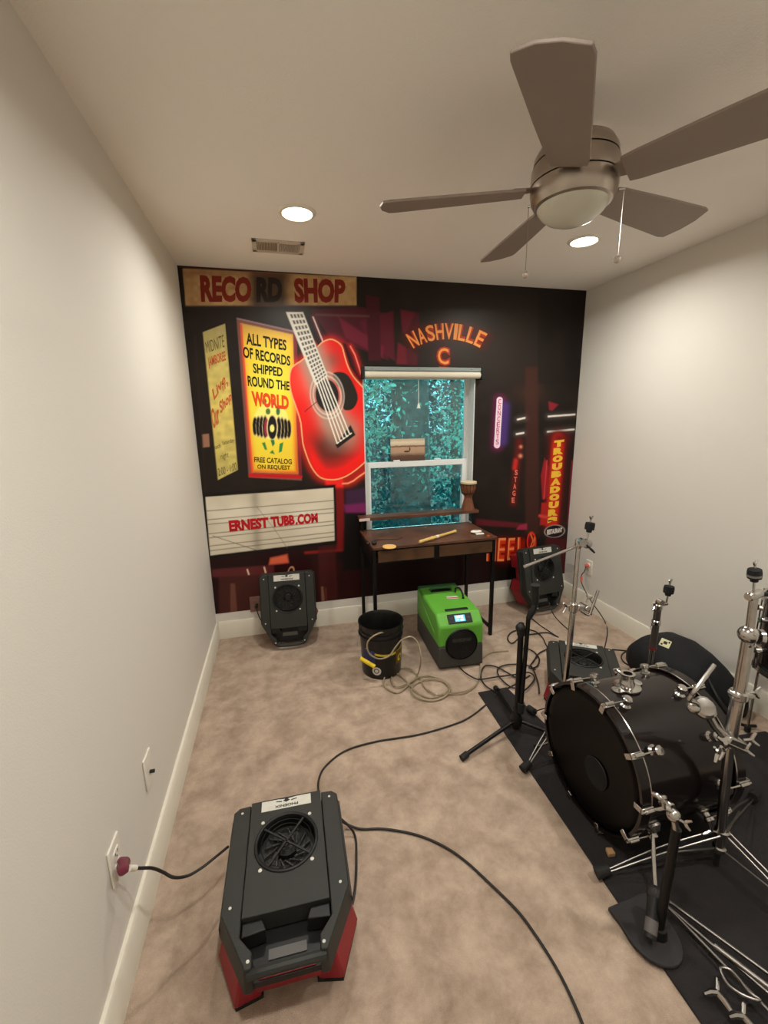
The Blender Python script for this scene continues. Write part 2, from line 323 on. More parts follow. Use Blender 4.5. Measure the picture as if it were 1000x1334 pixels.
# tall yellow panel
fill([(308, 414), (384, 431), (393, 626), (324, 622)], lin(120, 74, 64), 1.2); b1 = [(313, 421), (381, 436), (388, 617), (328, 615)]; fill(b1, lin(246, 196, 52), 1.5); m_ = np.clip(0.5 - poly(b1), 0, 1)
over(lin(214, 60, 30), m_ * 0.95 * glow(-poly(b1), 4.5) * np.clip((V - 440) / 60, 0.2, 1)); over(lin(252, 224, 70), m_ * 0.9 * glow(np.hypot((U - 350) / 1.0, (V - 520) / 2.4) - 8, 24)); over(lin(176, 140, 84), m_ * np.clip((452 - V) / 40, 0, 1))
line([(326, 619), (391, 621)], lin(190, 24, 30), 5, 1.5); line([(314, 423), (328, 615)], lin(222, 62, 44), 2.5, 2); line([(384, 436), (391, 618)], lin(120, 30, 40), 4, 1.5); line([(309, 415), (383, 432)], lin(140, 118, 122), 1.6)
fell((353, 548), 22, 24, lin(238, 232, 120), 2)
for dx, rr in ((-20, 0.78), (-16, .86), (-12, .92), (-8, .96), (20, .78), (16, .86), (12, .92), (8, .96)):
    fell((354 + dx * 1.06, 557 + dx * 0.09), 4.0, 14.5 * rr + 1.3, lin(236, 214, 156), 0.8); fell((354 + dx * 1.1, 557 + dx * 0.09), 3.2, 14.5 * rr + 0.6, lin(22, 16, 18), 0.8)
fell((347, 557), 3, 12, lin(150, 40, 60)); fell((354.5, 557), 7.2, 16.4, lin(236, 214, 156)); fell((354.5, 557), 6, 15.5, lin(24, 18, 22)); fell((354.3, 558), 2.9, 4.8, lin(244, 232, 130))
fell((362, 536), 2.5, 5, lin(60, 110, 60)); fell((349, 536), 3, 4, lin(80, 110, 50)); fell((344, 523), 3, 4, lin(90, 100, 60)); fell((356, 524), 3, 4, lin(120, 90, 60))
fill([(341, 577), (345, 576), (348, 586), (345, 586)], lin(40, 130, 60)); fill([(352, 573), (357, 573), (358, 578), (355, 582)], lin(30, 120, 70)); fill([(364, 578), (369, 576), (367, 588), (363, 590)], lin(40, 130, 60)); fill([(351, 590), (355, 586), (358, 592)], lin(40, 130, 60))
# neon guitar
gb = [(414, 451), (420.6, 445.2), (430, 442), (438, 444.6), (445, 451), (448.7, 464), (453, 477.5), (460, 490.6), (471, 503), (481, 516), (488, 540), (488, 570), (482, 592), (474, 603), (458, 616), (445, 622.7), (432, 625), (417, 622), (405.6, 608.6), (398, 590), (394, 575), (391.6, 550.5), (386, 532), (379, 511), (377, 494), (379, 481), (385, 474.6), (394, 468.6)]
gbs = [(p.x, p.y) for p in smooth_pts([(x, y, 0) for x, y in gb], 3, True)]
dg = poly(gbs); addc(lin(190, 20, 12), 0.75 * glow(dg, 6) * (dg > 0))
mg = np.clip(0.5 - dg, 0, 1); over(lin(224, 30, 26), mg)
over(lin(250, 66, 48), mg * 0.55 * glow(np.hypot(U - 388, V - 500), 18)); over(lin(74, 38, 30), mg * 0.9 * glow(np.hypot((U - 430) / 1.0, (V - 584) / 0.8) - 8, 25)); over(lin(112, 66, 56), mg * 0.7 * glow(np.hypot(U - 432, V - 470), 12))
over(lin(250, 26, 22), mg * 0.9 * glow(np.abs(dg + 8), 6) * np.clip((V - 570) / 30, 0, 1))
dn = seg((397, 440), (446, 580)); over(lin(160, 142, 124), mg * 0.85 * glow(dn - 8, 12) * np.clip((595 - V) / 40, 0, 1)); over(lin(150, 138, 118), mg * 0.5 * glow(np.hypot(U - 455, V - 560), 16))
pgd = [(433, 487.5), (441, 484.6), (450.6, 486.8), (458, 496), (464.6, 511), (465.6, 522), (460, 532), (452.5, 534.6), (447, 532), (446, 519), (444, 507.5), (439, 502)]
fill([(p.x, p.y) for p in smooth_pts([(x, y, 0) for x, y in pgd], 3, True)], lin(36, 30, 24))
for rr, c_ in ((1.45, lin(206, 196, 180)), (1.3, lin(150, 130, 120)), (1.2, lin(214, 206, 190))):
    d = ell((426, 515), 15 * rr, 21 * rr, -0.12); over(c_, mg * 0.6 * np.clip(0.5 - (np.abs(d) - 0.8) / 0.8, 0, 1))
fell((426, 515), 15, 21, lin(34, 26, 28), 1, 1, -0.12); line([(397, 536), (413, 523)], lin(90, 20, 20), 1)
A_, B_, C_, D_ = np.array([372.3, 406.6]), np.array([394.5, 406.6]), np.array([426.5, 489]), np.array([410.5, 502])
def bil(s, t): return (A_ * (1 - s) + B_ * s) * (1 - t) + (D_ * (1 - s) + C_ * s) * t
fill([tuple(A_), tuple(B_), tuple(C_), tuple(D_)], lin(214, 208, 196), 1)
tcoords = []
t = 0.03; stp = 0.088
while t < 0.97:
    tcoords.append((t, stp)); t += stp; stp *= 0.955
for (t, st) in tcoords:
    for j in range(4):
        s0, s1 = 0.18 + j * 0.2, 0.18 + j * 0.2 + 0.13; fill([tuple(bil(s0, t)), tuple(bil(s1, t)), tuple(bil(s1, t + st * 0.62)), tuple(bil(s0, t + st * 0.62))], lin(58, 48, 44), 0.9, 0.95)
fill([(436.6, 579.6), (439.5, 584), (462.8, 566.5), (456.3, 553.5)], lin(26, 20, 18), 1)
for j in range(5):
    s_ = 0.14 + j * 0.18; p0 = bil(s_, 0.99); p1 = np.array([439 + j * 4.1, 577.5 - j * 2.9]); line([tuple(p0), tuple(p1)], lin(232, 228, 214), 1.5); line([tuple(p1), (p1[0] + 2, p1[1] - 1.5)], lin(232, 228, 214), 1.4)
d = np.full(U.size, 1e9)
for a, b in zip(gbs, gbs[1:] + gbs[:1]):
    if not (a[0] < 416 and a[1] < 468 and a[1] > 452 and a[0] > 396): d = np.minimum(d, seg(a, b))
over(lin(255, 176, 120), np.clip(0.5 - (d - 0.7) / 0.8, 0, 1) * (1 - (dn < 6) * (V < 480)))
fill([(397, 412), (405, 412), (420, 444), (414, 450)], lin(28, 20, 18), 1); d = line([(407.5, 413), (420, 444)], lin(226, 206, 200), 1.3); addc(lin(120, 40, 50), 0.5 * glow(d, 3))
fill([(446, 446), (456, 452), (468, 478), (470, 498), (456, 478)], lin(30, 12, 14), 2)
d = line([(456, 451), (462, 462), (466, 474), (470, 487)], lin(255, 128, 110), 1.5); addc(lin(200, 20, 20), 0.6 * glow(d, 4))
d = line([(446, 630), (453, 629.6), (460, 626.5), (467, 621), (476, 615), (488, 606)], lin(255, 150, 110), 1.8); addc(lin(200, 30, 16), 0.7 * glow(d, 5))
# marquee board
mq = [(267.5, 647.5), (434, 635.5), (435.5, 704), (274, 723.5)]; fill([(264, 643), (437, 631), (439, 709), (270, 729)], lin(22, 14, 12), 2); fill(mq, lin(214, 204, 184), 1.2); m_ = np.clip(0.5 - poly(mq), 0, 1)
over(lin(182, 172, 150), m_ * 0.7 * noise(22, 9)); over(lin(128, 118, 100), m_ * 0.6 * glow(np.abs(U - 332 - (V - 650) * 0.05), 6)); over(lin(232, 226, 210), m_ * 0.5 * glow(np.abs(V - 670), 14) * n2)
for k_ in (0.24, 0.39, 0.47, 0.63, 0.70, 0.84, 0.92): line([(267.5 + 6.5 * k_, 647.5 + 76 * k_), (434 + 1.5 * k_, 635.5 + 68.5 * k_)], lin(120, 104, 88), 1.1, 0.8, 0.9)
line([(277, 698), (335, 717)], lin(70, 56, 48), 0.9, .8, .8); line([(334, 660), (358, 690), (374, 714)], lin(100, 86, 70), 0.7, .8, .7)
# right-hand street: posts, silver neon bars, lit columns
fill([(684, 478), (700, 478), (702, 700), (684, 700)], lin(58, 30, 24), 4); over(lin(60, 34, 26), 0.8 * glow(np.hypot((U - 690) / 1.4, V - 512), 12))
d = seg((650.5, 521), (647, 580)); over(lin(90, 20, 60), 0.8 * glow(d - 4, 5)); over(lin(70, 50, 120), 0.75 * glow(seg((657, 530), (654, 574)) - 2, 5)); over(lin(246, 190, 206), np.clip(0.5 - (d - 3.6) / 1.2, 0, 1)); over(lin(238, 226, 240), np.clip(0.5 - (np.abs(d - 3.2) - 0.5) / 0.8, 0, 1))
for a, b in (((674, 546.5), (683, 544.5)), ((672.5, 565.5), (681.5, 564)), ((714, 542.5), (748, 540)), ((713, 562.5), (747, 559.5))):
    d = line([a, b], lin(222, 214, 206), 2.2, 1); addc(lin(90, 84, 80), 0.5 * glow(d, 4))
fill([(714, 523), (727, 527), (719, 535), (715, 534)], lin(130, 28, 40), 2); over(lin(92, 14, 12), 0.8 * glow(seg((676, 575), (668, 655)) - 1, 4)); over(lin(190, 40, 34), 0.9 * glow(seg((671.5, 600), (670, 610)) - 1, 2)); over(lin(230, 140, 110), 0.9 * glow(np.hypot(U - 678, V - 582), 2)); over(lin(230, 140, 110), 0.9 * glow(np.hypot(U - 677.5, V - 594), 2.4))
d = seg((727, 572), (718, 682)); over(lin(76, 8, 12), 0.9 * glow(d - 8, 6)); over(lin(206, 40, 18), 0.9 * glow(d - 5.0, 3.5)); over(lin(96, 12, 14), 0.85 * glow(np.hypot((U - 729) / 1.8, V - 570), 7))
fill([(709, 597), (714, 608), (714, 648), (706, 650), (704, 620)], lin(150, 24, 34), 2); fill([(705, 655), (713, 655), (713, 684), (703, 684)], lin(170, 30, 28), 2); line([(712, 600), (708, 650)], lin(196, 60, 62), 1.2); line([(703, 672), (713, 674)], lin(200, 60, 50), 4, 2)
fill([(744, 600), (747, 598), (741, 682), (738, 684)], lin(120, 26, 40), 2)
fell((722, 692), 13.5, 8.5, lin(18, 12, 14)); d = ell((722, 692), 13, 8, -0.1); over(lin(176, 150, 150), np.clip(0.5 - (np.abs(d) - 0.4) / 0.9, 0, 1)); fill([(712, 700), (740, 702), (738, 745), (700, 745)], lin(70, 16, 22), 4)
fill([(620, 676), (684, 682), (686, 688), (620, 684)], lin(92, 22, 32), 3); fill([(676, 684), (686, 682), (686, 690), (672, 690)], lin(150, 40, 66), 2); fill([(640, 700), (700, 696), (700, 740), (640, 740)], lin(30, 8, 8), 3)
fell((692, 707), 6.5, 14, lin(120, 12, 30), 2); d = ell((692, 706), 5.5, 12); over(lin(236, 60, 30), np.clip(0.5 - (np.abs(d) - 0.5) / 1, 0, 1)); line([(691, 696), (694, 704), (690, 714), (695, 710), (696, 700)], lin(255, 120, 50), 1.3)
over(lin(150, 24, 10), 0.8 * glow(np.abs(V - 716) - 8, 7) * (U > 640) * (U < 684))
_r = np.hypot(U - 582, V - 528); _a = np.degrees(np.arctan2(U - 582, 528 - V)); over(lin(84, 20, 10), 0.7 * glow(np.abs(_r - 97) - 8, 6) * glow(np.abs(_a) - 30, 4)); over(lin(90, 20, 14), 0.7 * glow(np.hypot(U - 577, V - 463), 11)); line([(572, 478), (584, 479)], lin(190, 60, 30), 1.2)
over(lin(10, 6, 6), 0.35 * (U > 700) * (V < 500))

nz, nx = GX.shape; keep = []
gi = np.arange(nz * nx).reshape(nz, nx); xm = (XS[:-1] + XS[1:]) / 2; zm = (ZS[:-1] + ZS[1:]) / 2
hole = (xm[None, :] > WX0) & (xm[None, :] < WX1) & (zm[:, None] > WZ0) & (zm[:, None] < WZ1)
q = np.stack([gi[:-1, :-1], gi[:-1, 1:], gi[1:, 1:], gi[1:, :-1]], -1)[~hole]
me = bpy.data.meshes.new('wall_mural'); me.vertices.add(nz * nx); me.vertices.foreach_set('co', np.stack([GX.ravel(), np.full(GX.size, MUR_Y), GZ.ravel()], 1).ravel())
me.loops.add(q.size); me.loops.foreach_set('vertex_index', q.ravel().astype(np.int32)); me.polygons.add(len(q)); me.polygons.foreach_set('loop_start', np.arange(0, q.size, 4, dtype=np.int32)); me.polygons.foreach_set('loop_total', np.full(len(q), 4, dtype=np.int32)); me.update(calc_edges=True)
ca = me.color_attributes.new('print', 'FLOAT_COLOR', 'POINT'); ca.data.foreach_set('color', np.concatenate([np.clip(IMG * MUR_GAIN, 0, 0.95), np.ones((U.size, 1))], 1).ravel())
MUR = bpy.data.materials.new('mural_print'); MUR.use_nodes = True; nt = MUR.node_tree; at = nt.nodes.new('ShaderNodeAttribute'); at.attribute_name = 'print'; pb = nt.nodes['Principled BSDF']; pb.inputs['Roughness'].default_value = 0.42; pb.inputs['Specular IOR Level'].default_value = 0.25
nt.links.new(at.outputs['Color'], pb.inputs['Base Color'])
mural = link_mesh('wall_mural', me, MUR); tag(mural, 'full-width photo mural of neon signs and a red guitar on the back wall', 'mural')

def ink(name, c): return mat('print_' + name, tuple(min(0.95, x * MUR_GAIN) for x in srgb(*c)[:3]) + (1,), 0.45, spec=0.25)
def text_mesh(s, bold=0.0):
    cu = bpy.data.curves.new('t', 'FONT'); cu.body = s; cu.offset = bold; cu.resolution_u = 3; o = bpy.data.objects.new('t', cu); COL.objects.link(o)
    bpy.context.view_layer.update(); me = bpy.data.meshes.new_from_object(o.evaluated_get(bpy.context.evaluated_depsgraph_get())); bpy.data.objects.remove(o); bpy.data.curves.remove(cu)
    vs = np.array([v.co[:] for v in me.vertices])[:, :2]; fs = [tuple(p.vertices) for p in me.polygons]; bpy.data.meshes.remove(me)
    lo, hi = vs.min(0), vs.max(0); return (vs - lo) / np.maximum(hi - lo, 1e-6), fs
def print_text(mb, s, quad, bold=0.0, lift=0.0012, arch=0.0, ny=None):
    """letters printed on the mural: quad = TL, TR, BR, BL"""
    vs, fs = text_mesh(s, bold); TL, TR, BR, BL = [np.array(p, float) for p in quad]; out = []
    for u, v in vs:
        p = (BL * (1 - u) + BR * u) * (1 - v) + (TL * (1 - u) + TR * u) * v; p = p - np.array([0, arch * (1 - (2 * u - 1) ** 2)])
        w = ony(p[0], p[1], D); out.append((w.x, MUR_Y - lift, w.z))
    mb.add(out, fs)
def lettering(name, items, m, join=False, **k):
    mb = MB()
    for it in items:
        if not join: mb = MB()
        print_text(mb, *it[:2], **(it[2] if len(it) > 2 else {}), **k)
        if not join: build(name, mb, m, mural)
    if join: build(name, mb, m, mural)
B2 = dict(bold=0.028); B4 = dict(bold=0.055)
lettering('red_lettering', [('RECO', [(260, 358), (328, 361), (327, 394), (262, 394)], B4), ('SHOP', [(382, 362), (450, 364), (449, 395), (384, 395)], B4)], ink('oxblood', (120, 34, 22)))
lettering('dark_lettering', [('RD', [(334, 361), (368, 362), (367, 394), (334, 394)], B4)], ink('brown', (36, 28, 24)))
lettering('black_lettering', [('ALL TYPES', [(320, 433), (373, 443), (373, 457), (321, 449)], B2), ('OF RECORDS', [(316, 451), (378, 464), (378, 477), (317, 466)], B2), ('SHIPPED', [(329, 473), (368, 479), (368, 491), (330, 486)], B2), ('ROUND THE', [(322, 489), (377, 497), (377, 509), (323, 503)], B2)], ink('black', (34, 26, 18)))
lettering('red_lettering', [('WORLD', [(327, 509), (376, 516), (376, 534), (329, 529)], B4)], ink('orange', (226, 74, 30)))
lettering('black_lettering', [('FREE CATALOG', [(331, 595), (380, 598), (380, 605), (331, 602)], B2), ('ON REQUEST', [(335, 605), (378, 606.5), (378, 613), (335, 611.5)], B2)], ink('olive', (92, 66, 20)))
lettering('black_lettering', [('MIDNITE', [(267, 446), (291, 436), (292.5, 452), (269.5, 460)]), ('each', [(278, 580), (287, 577), (287.5, 583), (279, 586)]), ('Saturday', [(289, 575), (305, 570), (305.5, 578), (290, 581)]), ('night', [(287, 591), (297, 588), (298, 598), (288, 601)]), ('12:00 - 1:00', [(281.5, 611), (307.5, 602), (308.5, 612), (283, 621)])], ink('faded', (92, 84, 50)))
lettering('red_lettering', [('JAMBOREE', [(270, 466), (293, 457), (295, 473), (272, 481)], B2), ('Live', [(276, 508), (292, 486), (294, 497), (279, 522)], B2), ('in', [(289, 500), (297, 494), (297, 503), (290, 510)]), ('Our', [(274, 534), (284, 524), (286, 550), (278, 560)], B2), ('Shop', [(285, 524), (301, 508), (302, 524), (288, 544)], B2)], ink('rust', (190, 92, 50)))
lettering('red_lettering', [('ERNEST', [(297.5, 678), (349, 673.5), (350, 687.5), (299, 693)], dict(bold=0.06)), ('TUBB', [(352, 673), (383, 670.5), (384, 683.5), (354, 687)], dict(bold=0.06)), ('.COM', [(384.5, 670), (413.5, 668), (414, 680.5), (385, 684)], dict(bold=0.055))], ink('crimson', (176, 22, 34)))
# arched neon word: each letter in its own quad along the arch
def arch_word(word, c0, r, a0, a1, h, gap=0.12):
    it = []; wts = [0.45 if ch == 'I' else 1.0 for ch in word]; tot = sum(wts); acc = 0
    for ch, w_ in zip(word, wts):
        b0 = a0 + (a1 - a0) * (acc + gap * w_ * 0.5) / tot; b1 = a0 + (a1 - a0) * (acc + w_ * (1 - gap * 0.5)) / tot; acc += w_
        pt = lambda a, rr: (c0[0] + rr * math.sin(math.radians(a)), c0[1] - rr * math.cos(math.radians(a)))
        it.append((ch, [pt(b0, r + h), pt(b1, r + h), pt(b1, r), pt(b0, r)], dict(bold=0.03)))
    return it
AW = arch_word('NASHVILLE', (582, 528), 86, -31, 30, 21)
def fatten(items, b): return [(a, q_, dict(bold=b)) for a, q_, *_ in items]
lettering('red_glow_lettering', fatten(AW, 0.085), ink('ember', (170, 50, 18)), True, lift=0.0010); lettering('red_glow_lettering', [('C', [(568, 451), (586, 452), (586, 477), (568, 476)], dict(bold=0.09))], MATS['print_ember'], lift=0.0010)
lettering('neon_lettering', fatten(AW, 0.012), ink('neon_orange', (250, 150, 74)), True, lift=0.0014); lettering('neon_lettering', [('C', [(570, 453), (584, 454), (584, 475), (570, 474)], dict(bold=0.012))], MATS['print_neon_orange'], lift=0.0014)
TR = []
for i_, ch in enumerate('TROUBADOURS'):
    f0, f1 = i_ / 11, (i_ + 0.88) / 11; cx0, cx1 = 728 - 9.5 * f0, 728 - 9.5 * f1; y0_, y1_ = 573 + 110 * f0, 573 + 110 * f1
    TR.append((ch, [(cx0 - 6.5, y0_ + 1), (cx0 + 6.5, y0_ - .5), (cx1 + 6.5, y1_ - .5), (cx1 - 6.5, y1_ + 1)]))
lettering('neon_lettering', fatten(TR, 0.10), ink('neon_yellow', (246, 184, 60)), True, lift=0.0014)
ST = []
for i_, ch in enumerate('CONCERTS'):
    f0, f1 = i_ / 8, (i_ + 0.85) / 8; cx0 = 650.6 - 3.8 * f0; y0_, y1_ = 520 + 60 * f0, 520 + 60 * f1; ST.append((ch, [(cx0 - 2, y0_), (cx0 + 2, y0_), (cx0 + 2, y1_), (cx0 - 2, y1_)]))
lettering('plum_lettering', fatten(ST, 0.0), ink('plum', (150, 60, 96)), True)
RT = []
for i_, ch in enumerate('STAGE'):
    y0_ = 612 + 9 * i_; cx0 = 672 - 1.0 * i_; RT.append((ch, [(cx0 - 2, y0_), (cx0 + 2, y0_), (cx0 + 2, y0_ + 7), (cx0 - 2, y0_ + 7)]))
lettering('neon_lettering', fatten(RT, 0.04), ink('salmon', (214, 110, 92)), True)
HW = [('H', [(634, 701), (646, 700), (645, 731), (633, 731)]), ('E', [(649, 701), (659, 700.5), (656, 731), (647, 731)]), ('E', [(662, 701), (671, 700.5), (668, 729), (660, 730)]), ('L', [(674, 700), (684, 699.5), (682, 727), (673, 728)])]
lettering('red_glow_lettering', fatten(HW, 0.06), ink('ember_two', (200, 50, 22)), True, lift=0.0010); lettering('neon_lettering', fatten(HW, -0.008), ink('neon_peach', (252, 132, 76)), True, lift=0.0014)
lettering('white_lettering', [('RESTAURANT', [(712, 690), (732, 687), (732, 693), (712, 697)], B4)], ink('offwhite', (214, 206, 200)))
# ================================================================ roller blind, picture on the sash, view outside
t = thing('roller_blind', 'rolled-up white roller blind across the top of the window', 'blind', (1.53, D - 0.03, 1.83))
build('blind_roll', MB().cyl((1.115, D - 0.03, 1.822), (1.972, D - 0.03, 1.822), 0.024, n=20), mat('blind_cloth', srgb(218, 210, 190), 0.7, bump=0.05, bscale=100), t, True)
build('head_rail', MB().bx(1.112, 1.975, D - 0.05, D - 0.004, 1.846, 1.872), mat('rail_grey', srgb(146, 156, 154), 0.35, 0.3, bump=0.02), t, True, 0.003)
for xx in (1.105, 1.984): build('bracket', MB().bx(xx - 0.009, xx + 0.009, D - 0.06, D - 0.003, 1.79, 1.875), BLACKD, t, True, 0.004)
for xx in (1.17, 1.5, 1.9): build('screw', MB().sph((xx, D - 0.051, 1.86), 0.004, 8), CHROME, t, True)
cp = ony(545, 532, D - 0.02)
build('pull_cord', MB().cyl((cp.x, D - 0.02, 1.80), (cp.x, D - 0.02, cp.z + 0.03), 0.0022, n=6), WHITEP, t, True)
build('cord_bell', MB().lathe([(0.003, 0.035), (0.006, 0.03), (0.010, 0.012), (0.014, 0.004), (0.014, 0), (0.0, 0)], (cp.x, D - 0.02, cp.z), n=14), WHITEP, t, True)
# small sepia landscape canvas standing on the meeting rail
PIC = bpy.data.materials.new('sepia_picture'); PIC.use_nodes = True; nt = PIC.node_tree; n = nt.nodes; l = nt.links; tcn = n.new('ShaderNodeTexCoord'); sx = n.new('ShaderNodeSeparateXYZ'); rp = n.new('ShaderNodeValToRGB')
l.new(tcn.outputs['Generated'], sx.inputs[0]); nn = n.new('ShaderNodeTexNoise'); nn.inputs['Scale'].default_value = 5; l.new(tcn.outputs['Generated'], nn.inputs['Vector']); ma = n.new('ShaderNodeMath'); ma.operation = 'MULTIPLY_ADD'; ma.inputs[1].default_value = 0.10; l.new(nn.outputs['Fac'], ma.inputs[0]); l.new(sx.outputs['Z'], ma.inputs[2]); l.new(ma.outputs[0], rp.inputs['Fac'])
el = rp.color_ramp.elements; el[0].position = 0.0; el[0].color = srgb(66, 46, 34); el[1].position = 1.0; el[1].color = srgb(196, 176, 150)
for p_, c_ in ((0.28, (96, 66, 48)), (0.45, (176, 146, 120)), (0.66, (186, 150, 120)), (0.72, (84, 58, 48)), (0.78, (206, 182, 150)), (0.9, (220, 206, 180))):
    e_ = el.new(p_); e_.color = srgb(*c_)
l.new(rp.outputs['Color'], n['Principled BSDF'].inputs['Base Color']); n['Principled BSDF'].inputs['Roughness'].default_value = 0.6
pa, pb_ = ony(509, 603, D + 0.080), ony(553, 571, D + 0.080); pz = MZ + 0.023
t = thing('picture', 'small sepia landscape picture standing on the window rail', 'picture', ((pa.x + pb_.x) / 2, D + 0.084, pz))
build('canvas', MB().bx(pa.x, pb_.x, D + 0.078, D + 0.092, pz, pb_.z), PIC, t, True, 0.001)
dm = MB().sph(((pa.x + pb_.x) / 2 - 0.01, D + 0.0765, (pz + pb_.z) / 2 - 0.01), 0.02, 8, (1.2, 0.06, 0.35)); dm.sph(((pa.x + pb_.x) / 2 + 0.014, D + 0.0765, (pz + pb_.z) / 2 + 0.006), 0.008, 8, (0.7, 0.1, 1.8)); build('printed_stump', dm, mat('sepia_dark', srgb(84, 62, 48), 0.7, bump=.05), t, True)
# outside
BARK = mat('bark', srgb(96, 92, 88), 0.9, bump=0.8, bscale=18, var=0.4, vscale=9)
def leafmat(name, c):
    m = mat(name, srgb(*c), 0.5, var=0.5, vscale=30); b_ = m.node_tree.nodes['Principled BSDF']; nt_ = m.node_tree; tl = nt_.nodes.new('ShaderNodeBsdfTranslucent'); mx_ = nt_.nodes.new('ShaderNodeMixShader'); mx_.inputs[0].default_value = 0.4; tl.inputs[0].default_value = tuple(min(1, x * 1.4) for x in srgb(*c)[:3]) + (1,)
    out = nt_.nodes['Material Output']; nt_.links.new(b_.outputs[0], mx_.inputs[1]); nt_.links.new(tl.outputs[0], mx_.inputs[2]); nt_.links.new(mx_.outputs[0], out.inputs[0]); return m
LEAF = leafmat('leaf_green', (112, 178, 158)); LEAFD = leafmat('leaf_dark', (36, 88, 90))
def foliage(name, blobs, count, size, m, root):
    tot = sum(b_[3] ** 3 for b_ in blobs); vs = []; 
    for (x, y, z, r) in blobs:
        k = max(20, int(count * r ** 3 / tot)); c = RNG.normal(0, 0.46, (k, 3)) * r + np.array([x, y, z]); c = c[c[:, 1] > 3.5]
        u_v = RNG.normal(size=(len(c), 3)); u_v /= np.linalg.norm(u_v, axis=1)[:, None]; w_v = np.cross(u_v, RNG.normal(size=(len(c), 3))); w_v /= np.linalg.norm(w_v, axis=1)[:, None]
        s_ = size * RNG.uniform(0.5, 1.4, (len(c), 1)); vs.append(np.stack([c - u_v * s_, c + w_v * s_ * 0.5, c + u_v * s_, c - w_v * s_ * 0.5], 1).reshape(-1, 3))
    vs = np.concatenate(vs) - np.array(root.location); me = bpy.data.meshes.new(name); nq = len(vs) // 4
    me.vertices.add(len(vs)); me.vertices.foreach_set('co', vs.ravel()); me.loops.add(nq * 4); me.loops.foreach_set('vertex_index', np.arange(nq * 4, dtype=np.int32)); me.polygons.add(nq); me.polygons.foreach_set('loop_start', np.arange(0, nq * 4, 4, dtype=np.int32)); me.polygons.foreach_set('loop_total', np.full(nq, 4, dtype=np.int32)); me.update(calc_edges=True)
    o = link_mesh(name, me, m); o.parent = root; o['kind'] = 'stuff'; return o
struct('terrain', MB().add([(-14, D + 0.3, -0.6), (18, D + 0.3, -0.6), (18, 9.5, -0.5), (-14, 9.5, -0.5), (18, 16, 1.0), (-14, 16, 1.0)], [(0, 1, 2, 3), (3, 2, 4, 5)]), mat('forest_floor', srgb(40, 62, 46), 0.95, bump=0.6, bscale=4, var=0.5, vscale=2))
def tree(label, x, y, r, blobs, count, size, m, lean=0.0, h=6.5):
    t = thing('tree', label, 'tree', (x, y, -0.55), group='trees outside the window')
    build('trunk', MB().tube([(0, 0, 0), (lean * 0.3, 0, h * 0.3), (lean * 0.6, 0, h * 0.6), (lean, 0, h)], [r * 1.2, r, r * 0.9, r * 0.7], 14), BARK, t)
    foliage('foliage', blobs, count, size, m, t)
tree('thick grey trunk seen through the middle of the upper window pane', 2.36, 5.9, 0.27, [(2.25, 5.3, 2.6, 0.35), (2.5, 5.4, 0.9, .5)], 260, 0.03, LEAF)
tree('leafy tree filling the left side of the window view', 1.62, 6.1, 0.07, [(1.55, 5.3, 2.3, 0.75), (1.7, 5.6, 3.4, 0.8), (1.5, 5.2, 1.4, 0.55), (1.0, 6, 2.8, 0.9)], 7000, 0.034, LEAF, 0.2)
tree('leafy tree filling the right side of the window view', 3.25, 6.2, 0.08, [(3.15, 5.8, 2.6, 0.75), (3.3, 6.2, 3.6, 0.9), (3.2, 5.6, 1.3, 0.7), (4.2, 6.6, 2.6, 1.1)], 9000, 0.034, LEAF, -0.2)
tree('dark tree standing farthest back in the window view', 3.6, 9.8, 0.16, [(3.0, 9.5, 3.2, 1.6), (1.4, 9.8, 2.8, 1.6), (4.6, 9.8, 3.0, 1.7), (2.2, 9.3, 1.4, 1.3), (4.0, 9.3, 1.4, 1.3)], 7500, 0.085, LEAFD)
t = thing('undergrowth', 'low dark bushes outside below the lower window pane', 'bushes', (2.6, 5.5, -0.55)); foliage('foliage', [(1.6, 5.2, 0.1, 0.8), (2.6, 6, 0.3, 1.0), (3.7, 5.6, 0.1, 0.9), (4.9, 6.4, 0.2, 1.1), (2.8, 7.8, 0.7, 1.5), (1.9, 6.6, 0.9, .8)], 9000, 0.045, LEAFD, t)

# ================================================================ ceiling: downlights, vent, fan
LENS = mat('lamp_lens', (1, 1, 1, 1), 0.5, emit=(1.0, 0.86, 0.62, 1), estr=14.0)
for (lx, ly), wh in zip(LAMPS, ('far left, beside the air vent', 'far right, beyond the fan', 'near left, behind the viewer', 'near right, behind the viewer')):
    t = thing('downlight', 'round recessed ceiling light, ' + wh, 'light', (lx, ly, H))
    build('trim_ring', MB().lathe([(0.066, -0.002), (0.068, -0.009), (0.080, -0.006), (0.085, 0.0), (0.066, 0.0)], n=40, caps=False), TRIM, t); build('lens', MB().lathe([(0.0, -0.004), (0.067, -0.004), (0.067, -0.001)], n=40, caps=False), LENS, t)
t = thing('ceiling_vent', 'white slotted air vent in the ceiling beside the left downlight', 'vent', (0.585, 2.598, H))
vx, vy = 0.135, 0.085
fr_ = MB(); fr_.bx(-vx, vx, -vy, -vy + 0.028, -0.008, 0).bx(-vx, vx, vy - 0.028, vy, -0.008, 0).bx(-vx, -vx + 0.024, -vy, vy, -0.008, 0).bx(vx - 0.024, vx, -vy, vy, -0.008, 0).bx(-0.006, 0.006, -vy, vy, -0.008, 0)
build('frame', fr_, mat('vent_paint', srgb(206, 194, 178), 0.5, bump=0.03), t, bevel=0.002); build('backing', MB().bx(-vx + 0.02, vx - 0.02, -vy + 0.02, vy - 0.02, -0.0015, -0.0005), mat('vent_dark', srgb(132, 120, 106), 0.9, bump=0.05), t)
